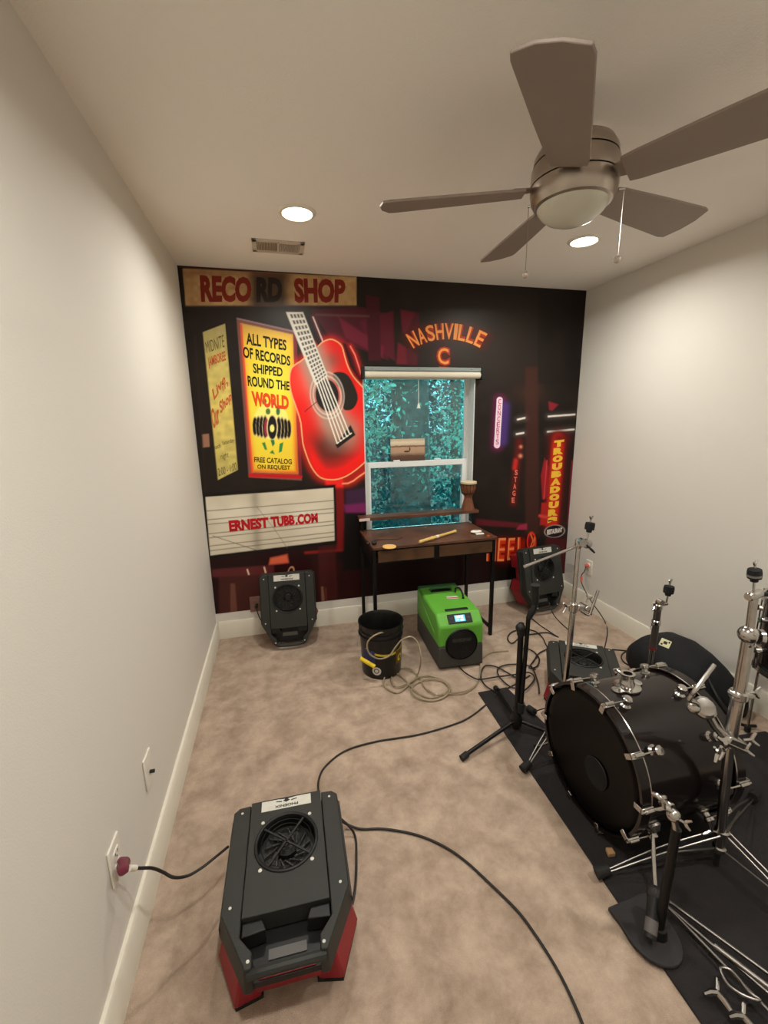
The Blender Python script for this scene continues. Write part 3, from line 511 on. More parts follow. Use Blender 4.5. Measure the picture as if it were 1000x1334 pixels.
for k in range(26):
    x_ = -vx + 0.03 + k * (2 * vx - 0.06) / 25
    if abs(x_) > 0.008: build('slat', MB().box((x_, 0, -0.005), (0.0015, 2 * vy - 0.056, 0.008), Matrix.Rotation(math.radians(35 if x_ < 0 else -35), 3, 'Y')), MATS['vent_paint'], t)

FX, FY = 1.44, 1.30
t = thing('ceiling_fan', 'brushed nickel ceiling fan with five taupe blades and glass dome', 'fan', (FX, FY, H))
K_ = 0.79
sc_ = lambda P: [(r * K_, h) for r, h in P]
build('canopy', MB().lathe([(0.0, 0), (0.042, 0), (0.038, -0.02), (0.018, -0.03), (0.016, -0.11), (0.0, -0.11)], n=40), NICKEL, t)
build('motor_housing', MB().lathe(sc_([(0.0, -0.105), (0.06, -0.107), (0.105, -0.116), (0.135, -0.130), (0.150, -0.150), (0.153, -0.168), (0.0, -0.168)]), n=48), NICKEL, t)
build('motor_band', MB().lathe(sc_([(0.0, -0.171), (0.152, -0.171), (0.158, -0.18), (0.160, -0.214), (0.160, -0.222), (0.0, -0.222)]), n=48), NICKEL, t)
build('light_band', MB().lathe(sc_([(0.0, -0.226), (0.160, -0.226), (0.160, -0.242), (0.155, -0.262), (0.142, -0.280), (0.130, -0.284), (0.0, -0.284)]), n=48), NICKEL, t)
build('slot', MB().lathe(sc_([(0.0, -0.15), (0.146, -0.15), (0.146, -0.235), (0, -0.235)]), n=40), BLACKD, t)
build('glass_dome', MB().lathe(sc_([(0.132, -0.278), (0.130, -0.286), (0.117, -0.302), (0.094, -0.317), (0.062, -0.328), (0.028, -0.334), (0.0, -0.335)]), n=48, caps=False), mat('frosted_glass', srgb(204, 200, 184), 0.22, bump=0.01), t)
for k in range(5):
    a = math.radians(13.0 + 72 * k); Rz = Matrix.Rotation(a, 4, 'Z') @ Matrix.Translation((0, 0, -0.236)) @ Matrix.Rotation(math.radians(-13), 4, 'X')
    R0, R1 = 0.145, 0.592
    out = [(R0, -0.050), (R0 + 0.03, -0.056), (R0 + 0.2, -0.070), (R1 - 0.03, -0.084), (R1 - 0.008, -0.080), (R1 + 0.008, -0.03), (R1 + 0.006, 0.02), (R1 - 0.012, 0.072), (R1 - 0.04, 0.078), (R0 + 0.2, 0.066), (R0 + 0.03, 0.054), (R0, 0.048)]
    mb = MB().prism(out, -0.004, 0.004); mb.v = [Rz @ v for v in mb.v]; bl = build('blade', mb, BLADE, t, bevel=0.002)
    mb = MB().prism([(0.09, -0.018), (0.135, -0.03), (0.18, -0.038), (0.195, 0), (0.18, 0.038), (0.135, 0.03), (0.09, 0.018)], 0.0045, 0.009); mb.v = [Rz @ v for v in mb.v]; build('blade_iron', mb, NICKEL, t, bevel=0.002)
for (px, py, y0_, y1_) in ((684, 358, 0.02, 0.128), (804, 338, -0.06, 0.12)):
    # each chain hangs straight down just outside the light band
    best = min((abs(math.hypot((q_ := ony(px, py, FY + dy_)).x - FX, dy_) - 0.133), dy_, q_.x, q_.z) for dy_ in np.linspace(y0_, y1_, 40))
    cx_, cy_, kz = best[2] - FX, best[1], best[3] - H
    build('pull_chain', MB().cyl((cx_, cy_, -0.25), (cx_, cy_, kz + 0.01), 0.0011, n=6), CHROME, t); build('chain_post', MB().cyl((cx_ * 0.9, cy_ * 0.9, -0.25), (cx_ * 1.02, cy_ * 1.02, -0.25), 0.004, n=8), CHROME, t)
    build('chain_knob', MB().sph((cx_, cy_, kz), 0.0115, 12), mat('smoked_crystal', srgb(190, 178, 166), 0.1, 0.4), t)

# ================================================================ outlets and plugs
def outlet(name, label, pos, nrm, mt=WHITEP, w=0.072, h=0.116, grp=None):
    rz = math.atan2(nrm[1], nrm[0]) - PI / 2 + PI
    t = thing(name, label, 'outlet', pos, (0, 0, math.atan2(nrm[0], -nrm[1])), grp)      # local -y faces the room
    build('cover_plate', MB().bx(-w / 2, w / 2, -0.007, 0, -h / 2, h / 2), mt, t, bevel=0.003)
    for s in (-1, 1):
        r = build('receptacle', MB().bx(-0.017, 0.017, -0.0095, -0.006, s * 0.02 - 0.013, s * 0.02 + 0.013), mt, t, bevel=0.003)
        sl = MB().bx(-0.008, -0.006, -0.0102, -0.009, s * 0.02 - 0.002, s * 0.02 + 0.007).bx(0.006, 0.008, -0.0102, -0.009, s * 0.02 - 0.002, s * 0.02 + 0.007).cyl((0, -0.0102, s * 0.02 - 0.008), (0, -0.009, s * 0.02 - 0.008), 0.0025, n=8)
        build('slots', sl, INK, r)
    return t
outlet('power_outlet', 'white outlet on the left wall nearest the viewer, cord plugged in', (0, 1.078, 0.372), (1, 0))
t = thing('cable_outlet', 'white cable plate with a dark jack farther along the left wall', 'outlet', (0, 1.395, 0.372), (0, 0, PI / 2))
build('cover_plate', MB().bx(-0.036, 0.036, -0.007, 0, -0.058, 0.058), WHITEP, t, bevel=0.003); build('jack', MB().cyl((0, -0.006, -0.012), (0, -0.022, -0.012), 0.006, n=10), BLACKD, t)
outlet('power_outlet', 'white outlet on the right wall near the mural corner', (W, 2.72, 0.345), (-1, 0))
outlet('power_outlet', 'dark mural-covered outlet low on the back wall by the upright blower', (0.275, MUR_Y, 0.235), (0, -1), mat('mural_plate', srgb(122, 88, 78), 0.5, bump=0.03))

# ================================================================ low-profile blowers
def make_blower(label, loc, rot, trim=True):
    t = thing('air_mover', label, 'blower', loc, rot, 'black and red carpet blowers')
    sh = [(-0.187, -0.10), (-0.187, 0.225), (-0.168, 0.245), (0.168, 0.245), (0.187, 0.225), (0.187, -0.10), (0.105, -0.245), (-0.105, -0.245)]
    ins = lambda p, k: [(x * k, y * k) for x, y in p]
    lower = MB().prism(ins(sh, 0.80), 0.035, 0.13, ins(sh, 0.93)); build('lower_body', lower, REDP, t, bevel=0.004)
    for s in (-1, 1):
        for near in (True, False):
            b0 = [(s * 0.074, -0.192), (s * 0.146, -0.206), (s * 0.204, -0.075), (s * 0.17, 0.0), (s * 0.085, 0.0)] if near else [(s * 0.085, 0.09), (s * 0.165, 0.09), (s * 0.165, 0.19), (s * 0.085, 0.21)]
            t0 = [(s * 0.07, -0.18), (s * 0.12, -0.205), (s * 0.176, -0.09), (s * 0.165, 0.0), (s * 0.07, 0.0)] if near else b0
            ft = build('foot', MB().prism(b0, 0.012, 0.13, t0), REDP, t, bevel=0.008); build('foot_pad', MB().prism([(x * 0.98, y * 0.98) for x, y in b0], 0.0, 0.014), RUBBER, ft)
    # upper shell: side wings, far bar, near handle bar, leaving the recess open
    up = MB().prism([(-0.187, -0.10), (-0.187, 0.225), (-0.168, 0.245), (0.168, 0.245), (0.187, 0.225), (0.187, -0.10), (0.187, -0.10), (-0.187, -0.10)], 0.128, 0.152)
    build('shell_skirt', up, BLACKP, t)
    for s in (-1, 1):
        w_ = [(s * 0.187, -0.10), (s * 0.187, 0.225), (s * 0.165, 0.245), (s * 0.122, 0.245), (s * 0.122, -0.165), (s * 0.085, -0.205), (s * 0.085, -0.245), (s * 0.108, -0.245)]
        w2 = [(s * 0.178, -0.098), (s * 0.178, 0.222), (s * 0.160, 0.238), (s * 0.122, 0.24), (s * 0.122, -0.163), (s * 0.087, -0.203), (s * 0.087, -0.238), (s * 0.104, -0.238)]
        build('side_wing', MB().prism(w_, 0.12, 0.193, w2), BLACKP, t, bevel=0.003)
        for (sx_, sy_) in ((0.150, 0.215), (0.155, -0.085), (0.096, -0.222)): build('screw', MB().lathe([(0.0, 0.0015), (0.004, 0.001), (0.0045, 0)], (s * sx_, sy_, 0.1932), n=10, caps=False), PAPER, t)
    ic = (0.0, 0.075); R = 0.093
    build('inlet_panel', MB().holeplate(-0.120, 0.120, -0.125, 0.243, 0.200, 0.14, ic, R, 40), BLACKP, t, bevel=0.002)
    build('handle_recess', MB().prism([(-0.085, -0.235), (0.085, -0.235), (0.085, -0.2), (0.119, -0.166), (0.119, -0.12), (-0.119, -0.12), (-0.119, -0.166), (-0.085, -0.2)], 0.118, 0.136), BLACKD, t)
    for s in (-1, 1): build('recess_shoulder', MB().prism([(s * 0.119, -0.126), (s * 0.066, -0.126), (s * 0.055, -0.155), (s * 0.119, -0.162)], 0.14, 0.186), BLACKD, t, bevel=0.003)
    h_ = build('handle', MB().tube(smooth_pts([(-0.096, -0.238, 0.172), (-0.05, -0.245, 0.184), (0.05, -0.245, 0.184), (0.096, -0.238, 0.172)]), 0.012, 10), BLACKP, t)
    build('recess_label', MB().bx(-0.05, 0.05, -0.196, -0.172, 0.136, 0.139), mat('label_grey', srgb(92, 88, 86), 0.5, bump=.05), t)
    if trim: build('red_trim', MB().bx(-0.072, 0.072, -0.232, -0.205, 0.128, 0.139), REDP, t)
    for k in range(4):
        a = PI / 4 + k * PI / 2; build('screw', MB().lathe([(0.0, 0.002), (0.0055, 0.0015), (0.006, 0)], (ic[0] + 0.112 * math.cos(a) * 0.98, ic[1] + 0.112 * math.sin(a), 0.2002), n=12, caps=False), PAPER, t)
    build('inlet_ring', MB().ring((ic[0], ic[1], 0.2), (0, 0, 1), R + 0.003, 0.0055, 44, 8), BLACKD, t)
    build('inlet_well', MB().lathe([(R, 0.19), (R, 0.142), (0.0, 0.142)], (ic[0], ic[1], 0), n=40, caps=False), BLACKD, t)
    im = MB()
    for k in range(14):
        a = 2 * PI * k / 14; im.box((ic[0] + 0.052 * math.cos(a), ic[1] + 0.052 * math.sin(a), 0.155), (0.05, 0.003, 0.018), Matrix.Rotation(a + 0.6, 3, 'Z'))
    build('impeller', im, mat('impeller_grey', srgb(66, 64, 60), 0.4, bump=0.05), t); build('motor_cap', MB().lathe([(0.0, 0.181), (0.018, 0.18), (0.028, 0.172), (0.030, 0.143)], (ic[0], ic[1], 0), n=24), BLACKD, t)
    gd = MB(); 
    for a in (PI / 4 + 0.12, 3 * PI / 4 + 0.12): gd.box((ic[0], ic[1], 0.198), (2 * R, 0.006, 0.004), Matrix.Rotation(a, 3, 'Z'))
    for rr in (0.028, 0.046, 0.064, 0.080): gd.ring((ic[0], ic[1], 0.197), (0, 0, 1), rr, 0.0011, 36, 4)
    build('guard', gd, BLACKD, t)
    lb = build('label', MB().prism([(-0.085, 0.196), (0.085, 0.196), (0.085, 0.236), (0.03, 0.236), (0.0, 0.232), (-0.03, 0.236), (-0.085, 0.236)], 0.2, 0.2014), PAPER, t)
    lg = MB().prism([(-0.012, 0.226), (0.0, 0.208 + 0.012), (0.012, 0.226), (0.0, 0.236)], 0.2014, 0.202)
    for s in (-1, 1): lg.prism([(s * 0.016, 0.222), (s * 0.036, 0.226), (s * 0.036, 0.229), (s * 0.016, 0.226)], 0.2014, 0.202)
    vs, fs = text_mesh('PHOENIX', 0.03); lg.add([(0.04 - 0.08 * u_t, 0.212 - 0.011 * v_t, 0.202) for u_t, v_t in vs], fs)
    build('label_print', lg, INK, lb)
    return t
def rx(deg): return math.radians(deg)
BLOW = []
BLOW.append(make_blower('black and red blower lying flat on the carpet nearest the viewer', (0.446, 1.09, 0.0), (0, 0, rx(-1.5))))
BLOW.append(make_blower('blower standing upright against the mural below the white marquee sign', (0.515, 2.945, 0.2405), (rx(79), 0, rx(-3)), False))
BLOW.append(make_blower('blower leaning in the far right corner, red side showing', (2.45, 2.94, 0.2375), (rx(76), 0, rx(6)), False))
BLOW.append(make_blower('blower lying flat behind the bass drum, mostly hidden', (2.047, 1.76, 0.0), (0, 0, rx(-33))))

# ================================================================ green dehumidifier
t = thing('dehumidifier', 'lime green and charcoal portable dehumidifier under the desk', 'dehumidifier', (1.535, 2.45, 0.0), (0, 0, rx(-3)))
w2, d2 = 0.145, 0.255
build('base_body', MB().prism([(-w2, -d2), (w2, -d2), (w2, d2), (-w2, d2)], 0.012, 0.155, [(-w2, -d2 + 0.01), (w2, -d2 + 0.01), (w2, d2), (-w2, d2)]), GREYP, t, bevel=0.012)
# green hood with sloped brow over the outlet
prof = [(-d2 + 0.01, 0.150), (-d2 + 0.012, 0.285), (-d2 + 0.075, 0.345), (d2 - 0.03, 0.352), (d2, 0.33), (d2, 0.150)]
build('hood', MB().loft([[Vector((x, y * (1 if abs(x) < w2 + 1 else 1), z)) for y, z in prof] for x in (-w2, w2)]), GREEN, t, bevel=0.014)
build('rear_frame', MB().bx(-w2 + 0.004, w2 - 0.004, d2 - 0.045, d2 + 0.006, 0.03, 0.358), GREENDK, t, bevel=0.012)
for s in (-1, 1): build('side_panel', MB().loft([[Vector((s * (w2 + dx), y, z)) for y, z in ((-d2 + 0.10, 0.185), (-d2 + 0.10, 0.215), (0.12, 0.30), (0.18, 0.30), (0.18, 0.19))] for dx in (-0.004, 0.004)]), GREEN, t, bevel=0.004)
fz = 0.165; fy = -d2 + 0.004
build('duct_collar', MB().lathe([(0.098, 0.0), (0.100, 0.006), (0.104, 0.0)], (0.0, fy, fz), (0, -1, 0), 40, False), BLACKD, t)
build('duct_mouth', MB().lathe([(0.100, 0.008), (0.097, -0.002), (0.094, 0.004), (0.0, 0.004)], (0.0, fy, fz), (0, -1, 0), 40, False), BLACKD, t)
gr = MB()
for k in range(6): gr.ring((0, fy - 0.007, fz), (0, 1, 0), 0.018 + k * 0.014, 0.0012, 36, 4)
for k in range(4): a = PI * k / 4; gr.cyl((0.094 * math.cos(a), fy - 0.006, fz + 0.094 * math.sin(a)), (-0.094 * math.cos(a), fy - 0.006, fz - 0.094 * math.sin(a)), 0.002, n=6)
build('duct_grille', gr, BLACKD, t); build('fan_blade_set', MB().box((0, fy - 0.005, fz + 0.03), (0.12, 0.003, 0.022)), GREYP, t, bevel=.001)
# display on the brow
br = Matrix.Rotation(math.radians(43.6), 3, 'X'); pc = Vector((0.0, -d2 + 0.043, 0.317))
pn = build('control_panel', MB().box(pc, (0.155, 0.062, 0.006), br), BLACKD, t, bevel=0.006)
SCR = mat('lcd_screen', srgb(60, 150, 190), 0.3, emit=(0.12, 0.45, 0.65, 1), estr=1.2)
nv = br @ Vector((0, 0, 1)); build('screen', MB().box(pc + nv * 0.0035 + br @ Vector((0.0, 0, 0)), (0.066, 0.04, 0.001), br), SCR, pn)
LIT = mat('lcd_digits', (0.8, 0.95, 1, 1), 0.3, emit=(0.7, 0.95, 1, 1), estr=1.6); dg_ = MB()
for (sx_, sy_, w_, h__) in ((-0.02, 0.009, 0.014, 0.013), (-0.004, 0.009, 0.01, 0.012), (0.014, 0.008, 0.014, 0.014), (-0.018, -0.009, 0.018, 0.005), (0.012, -0.010, 0.022, 0.010)):
    dg_.box(pc + nv * 0.0045 + br @ Vector((sx_, sy_, 0)), (w_, h__, 0.0008), br)
build('digits', dg_, LIT, pn)
for s in (-1, 1): build('button', MB().box(pc + nv * 0.004 + br @ Vector((s * 0.056, 0, 0)), (0.016, 0.012, 0.004), br), GREYP, pn, bevel=0.002)
build('front_grip', MB().box((0.0, -d2 + 0.105, 0.349), (0.15, 0.024, 0.008)), BLACKD, t, bevel=0.004)
build('rear_handle', MB().tube(smooth_pts([(-0.07, 0.165, 0.352), (-0.06, 0.16, 0.368), (0.06, 0.16, 0.368), (0.07, 0.165, 0.352)]), 0.009, 8), GREENDK, t); build('handle_well', MB().box((0, 0.16, 0.351), (0.15, 0.055, 0.006)), BLACKD, t, bevel=0.003)
tg = build('warning_label', MB().box((0.035, 0.02, 0.3515), (0.075, 0.04, 0.002), Matrix.Rotation(-0.15, 3, 'Z')), PAPER, t); build('label_stripe', MB().box((0.035, 0.012, 0.353), (0.07, 0.01, 0.001), Matrix.Rotation(-0.15, 3, 'Z')), mat('label_red', srgb(180, 40, 30), 0.5, bump=.02), tg)
build('hose_elbow', MB().tube(smooth_pts([(0.085, 0.10, 0.352), (0.085, 0.09, 0.385), (0.10, 0.06, 0.395), (0.105, 0.02, 0.375), (0.10, -0.01, 0.354)]), [0.006] * 24 + [0.010], 8), RUBBER, t)
for sx_ in (-1, 1):
    for sy_ in (-1, 1): build('foot', MB().bx(sx_ * 0.10 - 0.02, sx_ * 0.10 + 0.02, sy_ * 0.21 - 0.02, sy_ * 0.21 + 0.02, 0, 0.014), RUBBER, t)

# ================================================================ bucket
BX, BY = 1.045, 2.33
t = thing('bucket', 'black plastic bucket with yellow markings left of the green dehumidifier', 'bucket', (BX, BY, 0)); t.scale = (0.92, 0.92, 0.90)
build('pail', MB().lathe([(0.0, 0.002), (0.128, 0.0), (0.131, 0.01), (0.138, 0.27), (0.146, 0.272), (0.146, 0.285), (0.139, 0.287), (0.140, 0.305), (0.147, 0.307), (0.147, 0.318), (0.141, 0.32), (0.142, 0.352), (0.149, 0.354), (0.150, 0.368), (0.143, 0.368), (0.137, 0.355), (0.126, 0.02), (0.0, 0.014)], n=48, caps=False), mat('bucket_black', srgb(20, 19, 18), 0.3, bump=0.03), t)
def wrap(pts_az, z0, z1, m, name, par=t, r0=0.1325, k=0.026):
    mb = MB(); n_ = 14; a0, a1 = pts_az; rows = []
    for i in range(n_ + 1):
        a = math.radians(a0 + (a1 - a0) * i / n_); za = z0(i / n_) if callable(z0) else z0; zb_ = z1(i / n_) if callable(z1) else z1
        for z in (za, zb_):
            r = r0 + k * z + 0.0012; rows.append((r * math.cos(a), r * math.sin(a), z))
    mb.add(rows, [(2 * i, 2 * i + 2, 2 * i + 3, 2 * i + 1) for i in range(n_)]); return build(name, mb, m, par)
YP = mat('print_yellow', srgb(196, 176, 40), 0.45, bump=.02); BP = mat('print_blue', srgb(40, 44, 96), 0.45, bump=.02); WP = mat('print_white', srgb(200, 196, 190), 0.45, bump=.02)
arc = lambda s: 0.20 - 0.03 * math.sin(PI * s)
wrap((210, 345), arc, lambda s: arc(s) + 0.016, YP, 'yellow_band'); wrap((200, 240), 0.10, 0.21, BP, 'blue_patch'); wrap((300, 345), 0.09, 0.19, mat('print_olive', srgb(96, 92, 34), 0.5, bump=.02), 'olive_patch')
def disc_on(az, z, r, m, name, inner=0.0):
    a0 = math.radians(az); mb = MB(); n_ = 20; vs = []
    for i in range(n_):
        th = 2 * PI * i / n_
        for rr in (inner, r):
            aa = a0 + rr * math.cos(th) / 0.136; zz = z + rr * math.sin(th); R_ = 0.1325 + 0.026 * zz + 0.002; vs.append((R_ * math.cos(aa), R_ * math.sin(aa), zz))
    mb.add(vs, [(2 * i, 2 * i + 1, 2 * ((i + 1) % n_) + 1, 2 * ((i + 1) % n_)) for i in range(n_)]); build(name, mb, m, t)
disc_on(243, 0.065, 0.030, WP, 'white_emblem', 0.018); disc_on(243, 0.065, 0.012, WP, 'white_emblem'); disc_on(318, 0.13, 0.026, YP, 'yellow_emblem', 0.014)
bail = smooth_pts([(-0.147, 0.0, 0.30), (-0.16, -0.03, 0.25), (-0.155, -0.07, 0.17), (-0.13, -0.115, 0.13), (-0.09, -0.145, 0.12)])
build('bail_wire', MB().tube(bail, 0.0022, 6), CHROME, t); build('grip', MB().cyl((-0.158, -0.086, 0.155), (-0.078, -0.148, 0.118), 0.0135, n=14), YELLOW, t)
for s in (-1, 1): build('bail_ear', MB().cyl((s * 0.140, 0, 0.30), (s * 0.152, 0, 0.30), 0.014, n=12), BLACKD, t)
def hz(px, py, y): return ony(px, py, y)
hp = [hz(505, 823, 2.235), hz(491, 826, 2.165), hz(479, 836, 2.16), hz(480, 850, 2.16), hz(492, 858, 2.158), hz(506, 855, 2.16), hz(515, 843, 2.165), hz(524, 833, 2.165), hz(537, 830, 2.15), hz(546, 842, 2.12), hz(548, 862, 2.09)]
fl = [(543, 880), (532, 890), (515, 894), (510, 882), (521, 871), (536, 872), (546, 884), (556, 898), (572, 905), (584, 898), (578, 888), (560, 884), (545, 889), (536, 897), (541, 907), (560, 913), (578, 908), (586, 896), (576, 886), (556, 880), (538, 886), (520, 902), (503, 896), (500, 885), (507, 877), (522, 880), (540, 899), (560, 909), (580, 904), (604, 901), (619, 893), (625, 878), (626, 860)]
hp += [onz(x, y, 0.007 + 0.004 * (i % 3)) for i, (x, y) in enumerate(fl)]
tag(build('drain_hose', MB().tube(smooth_pts(hp, 8), 0.0048, 8), HOSE), 'clear drain hose coiled on the carpet and hooked into the bucket', 'hose')
bk = [onz(x, y, 0.006) for x, y in ((628, 858), (640, 850), (662, 848))]; tag(build('drain_hose', MB().tube(smooth_pts([onz(626, 866, 0.006)] + bk, 6), 0.0048, 8), HOSE), 'short length of clear hose running away right of the dehumidifier', 'hose')

# ================================================================ desk with shelf, and what lies on them
dx0, dx1, dy0, dy1, dz = 1.045, 1.905, 2.50, 2.955, 0.735
t = thing('desk', 'narrow rustic brown desk with black metal legs below the window', 'desk', ((dx0 + dx1) / 2, (dy0 + dy1) / 2, 0))
build('desktop', MB().bx(dx0, dx1, dy0, dy1, dz - 0.018, dz), WOODD, t, True, 0.002)
for xx in (dx0 + 0.012, dx1 - 0.012):
    for yy in (dy0 + 0.03, dy1 - 0.012): build('leg', MB().bx(xx - 0.011, xx + 0.011, yy - 0.011, yy + 0.011, 0, dz - 0.018), BLKMET, t, True, 0.001)
    build('side_bar', MB().bx(xx - 0.009, xx + 0.009, dy0 + 0.04, dy1 - 0.02, 0.05, 0.068), BLKMET, t, True, 0.001); build('top_rail', MB().bx(xx - 0.011, xx + 0.011, dy0 + 0.02, dy1 - 0.02, dz - 0.12, dz - 0.019), BLKMET, t, True, 0.001)
build('modesty_bar', MB().bx(dx0 + 0.02, dx1 - 0.02, dy1 - 0.03, dy1 - 0.01, dz - 0.14, dz - 0.019), BLKMET, t, True, 0.001)
DRW = mat('drawer_wood', srgb(86, 58, 38), 0.45, bump=0.12, bscale=40, var=0.35, vscale=9)
xm_ = (dx0 + dx1) / 2
for (a, b_) in ((dx0 + 0.035, xm_ - 0.018), (xm_ + 0.018, dx1 - 0.03)):
    dr = build('drawer', MB().bx(a, b_, dy0 + 0.012, dy0 + 0.03, dz - 0.105, dz - 0.03).bx(a + 0.005, b_ - 0.005, dy0 + 0.03, dy0 + 0.33, dz - 0.10, dz - 0.04), DRW, t, True, 0.0015)
build('drawer_frame', MB().bx(dx0 + 0.02, dx1 - 0.02, dy0 + 0.016, dy0 + 0.034, dz - 0.028, dz - 0.019).bx(xm_ - 0.014, xm_ + 0.014, dy0 + 0.012, dy0 + 0.034, dz - 0.118, dz - 0.019).bx(dx0 + 0.02, dx1 - 0.02, dy0 + 0.02, dy0 + 0.034, dz - 0.118, dz - 0.108), BLKMET, t, True)
sz = 0.838
t = thing('wall_shelf', 'narrow dark wooden shelf running in front of the window above the desk', 'shelf', (1.47, 2.93, sz))
build('board', MB().bx(1.040, 1.955, 2.885, 2.995, sz - 0.022, sz), WOODD, t, True, 0.002); build('end_cap', MB().bx(1.032, 1.110, 2.879, 2.8845, sz - 0.02, sz - 0.002), mat('bare_edge', srgb(206, 186, 176), 0.5, bump=.05), t, True)
for xx in (1.06, 1.93): build('bracket', MB().bx(xx - 0.008, xx + 0.008, 2.93, 2.992, dz, sz - 0.022), BLKMET, t, True)
djx = ony(609, 668, 2.935).x
t = thing('djembe', 'small wooden goblet drum standing on the right end of the shelf', 'drum', (djx, 2.935, sz))
GOB = mat('carved_wood', srgb(120, 72, 46), 0.45, bump=0.2, bscale=60, var=0.25, vscale=20)
build('goblet', MB().lathe([(0.0, 0.0), (0.050, 0.0), (0.050, 0.006), (0.030, 0.085), (0.029, 0.10), (0.050, 0.135), (0.058, 0.17), (0.059, 0.208), (0.0, 0.208)], n=32), GOB, t)
build('drum_skin', MB().lathe([(0.060, 0.198), (0.062, 0.202), (0.061, 0.214), (0.0, 0.217)], n=32, caps=False), mat('raw_skin', srgb(214, 198, 166), 0.6, bump=.1), t)
build('hoop', MB().ring((0, 0, 0.196), (0, 0, 1), 0.0615, 0.003, 32, 6), BLACKD, t); build('lower_ring', MB().ring((0, 0, 0.125), (0, 0, 1), 0.047, 0.003, 28, 6), BLACKD, t)
for k in range(14):
    a = 2 * PI * k / 14; build('rope', MB().cyl((0.062 * math.cos(a), 0.062 * math.sin(a), 0.195), (0.049 * math.cos(a + .1), 0.049 * math.sin(a + .1), 0.125), 0.0017, n=5), BLACKD, t)
fa, fb = onz(546, 706, dz + 0.013), onz(593, 692, dz + 0.013); ax = (fb - fa)
t = thing('recorder', 'pale yellow wooden recorder lying diagonally across the desk', 'recorder', tuple(fa))
def along(s): return fa + ax * s
FLM = mat('pale_wood', srgb(214, 178, 104), 0.4, bump=.05, var=.1, vscale=20)
build('body_tube', MB().tube([along(s) for s in (0.0, 0.04, 0.10, 0.3, 0.34, 0.38, 0.95, 1.0)], [0.008, 0.012, 0.0105, 0.0115, 0.014, 0.011, 0.009, 0.012], 14), FLM, t, True)
build('white_ring', MB().tube([along(0.44), along(0.50)], 0.0118, 14), WHITEP, t, True)
for k in range(6): build('finger_hole', MB().cyl(along(0.55 + 0.06 * k) + Vector((0, 0, 0.008)), along(0.55 + 0.06 * k) + Vector((0, 0, 0.0108)), 0.003, n=8), INK, t, True)
pc_ = onz(507, 712, dz + 0.004); tag(build('round_coaster', MB().lathe([(0.0, 0.0), (0.042, 0.0), (0.044, 0.003), (0.042, 0.007), (0.0, 0.008)], (pc_.x, pc_.y, dz), n=32), mat('coaster_wood', srgb(222, 176, 100), 0.5, bump=.05, var=.06)), 'round tan disc lying near the left front of the desk', 'coaster')
pc_ = onz(620, 693, dz + 0.01)
t = thing('game_controller', 'small white rounded gadget at the right end of the desk', 'gadget', (pc_.x, pc_.y, dz)); build('body', MB().sph((0, 0, 0.013), 0.042, 20, (1, 0.55, 0.3)), WHITEP, t); build('recess', MB().sph((0.0, -0.004, 0.022), 0.022, 14, (1, 0.5, 0.25)), mat('grey_pad', srgb(150, 146, 140), .5, bump=.03), t); build('tab', MB().bx(-0.02, 0.038, -0.048, -0.026, 0, 0.01), WHITEP, t, bevel=0.003)
pc_ = onz(636, 698, dz + 0.004); tag(build('guitar_pick', MB().prism([(pc_.x - 0.012, pc_.y), (pc_.x, pc_.y - 0.010), (pc_.x + 0.012, pc_.y), (pc_.x, pc_.y + 0.012)], dz, dz + 0.008), mat('orange_plastic', srgb(200, 84, 30), .4, bump=.03)), 'tiny orange piece on the right front corner of the desk', 'trinket')
pc_ = onz(487, 708, dz + 0.01); t = thing('earphones', 'small dark earphones with a thin lead at the left end of the desk', 'earphones', (pc_.x, pc_.y, dz))
build('pod', MB().sph((0, 0, 0.013), 0.016, 12, (1.2, 0.9, 0.8)), BLACKD, t); build('pod', MB().sph((-0.035, 0.01, 0.010), 0.012, 12, (1.1, 0.9, 0.8)), BLACKD, t)
build('lead', MB().tube(smooth_pts([(0, 0, 0.006), (0.0, 0.06, 0.003), (0.04, 0.10, 0.003), (0.10, 0.09, 0.003), (0.17, 0.07, 0.003), (0.22, 0.11, 0.003)]), 0.002, 6), BLACKD, t)
# ================================================================ drum mat and bass drum
mt_ = [(1.512, 1.945), (1.482, 1.35), (1.462, 0.85), (1.452, 0.45), (1.44, -0.3), (2.70, -0.3), (2.72, 1.30), (2.05, 1.36), (2.02, 1.45), (1.74, 1.47), (1.69, 1.945)]
tag(build('drum_mat', MB().prism(mt_, 0.0, 0.007), MATT, bevel=0.002), 'dark grey drum mat spread on the carpet under the kit', 'mat')
DX, DY, DZ, DR = 1.563, 1.16, 0.266, 0.247
t = thing('bass_drum', 'black lacquered bass drum lying on its side, head facing left', 'drum', (DX + 0.21, DY, 0))
XA = Vector((1, 0, 0))
build('shell', MB().lathe([(DR - 0.006, 0.018), (DR, 0.022), (DR, 0.408), (DR - 0.006, 0.412)], (DX, DY, DZ), XA, 72, False), LACQ, t, True)
def drum_end(x0, sgn, face):
    h = build('hoop', MB().lathe([(DR + 0.003, 0.0), (DR + 0.014, 0.0), (DR + 0.014, 0.038), (DR + 0.003, 0.038), (DR + 0.003, 0.0)], (x0, DY, DZ), XA, 72, False), LACQ, t, True)
    build('chrome_inlay', MB().ring((x0 + (0.038 if sgn < 0 else 0.0), DY, DZ), XA, DR + 0.012, 0.0032, 72, 6), CHROME, h, True)
    hd = MB().lathe([(0.0, 0.004), (DR - 0.03, 0.006), (DR - 0.012, 0.002), (DR + 0.001, 0.014)] if sgn < 0 else [(DR + 0.001, 0.024), (DR - 0.012, 0.036), (DR - 0.03, 0.032), (0.0, 0.034)], (x0, DY, DZ), XA, 64, False)
    build('drum_head', hd, HEAD, t, True, angle=60)
drum_end(DX, -1, 0); drum_end(DX + 0.392, 1, 0)
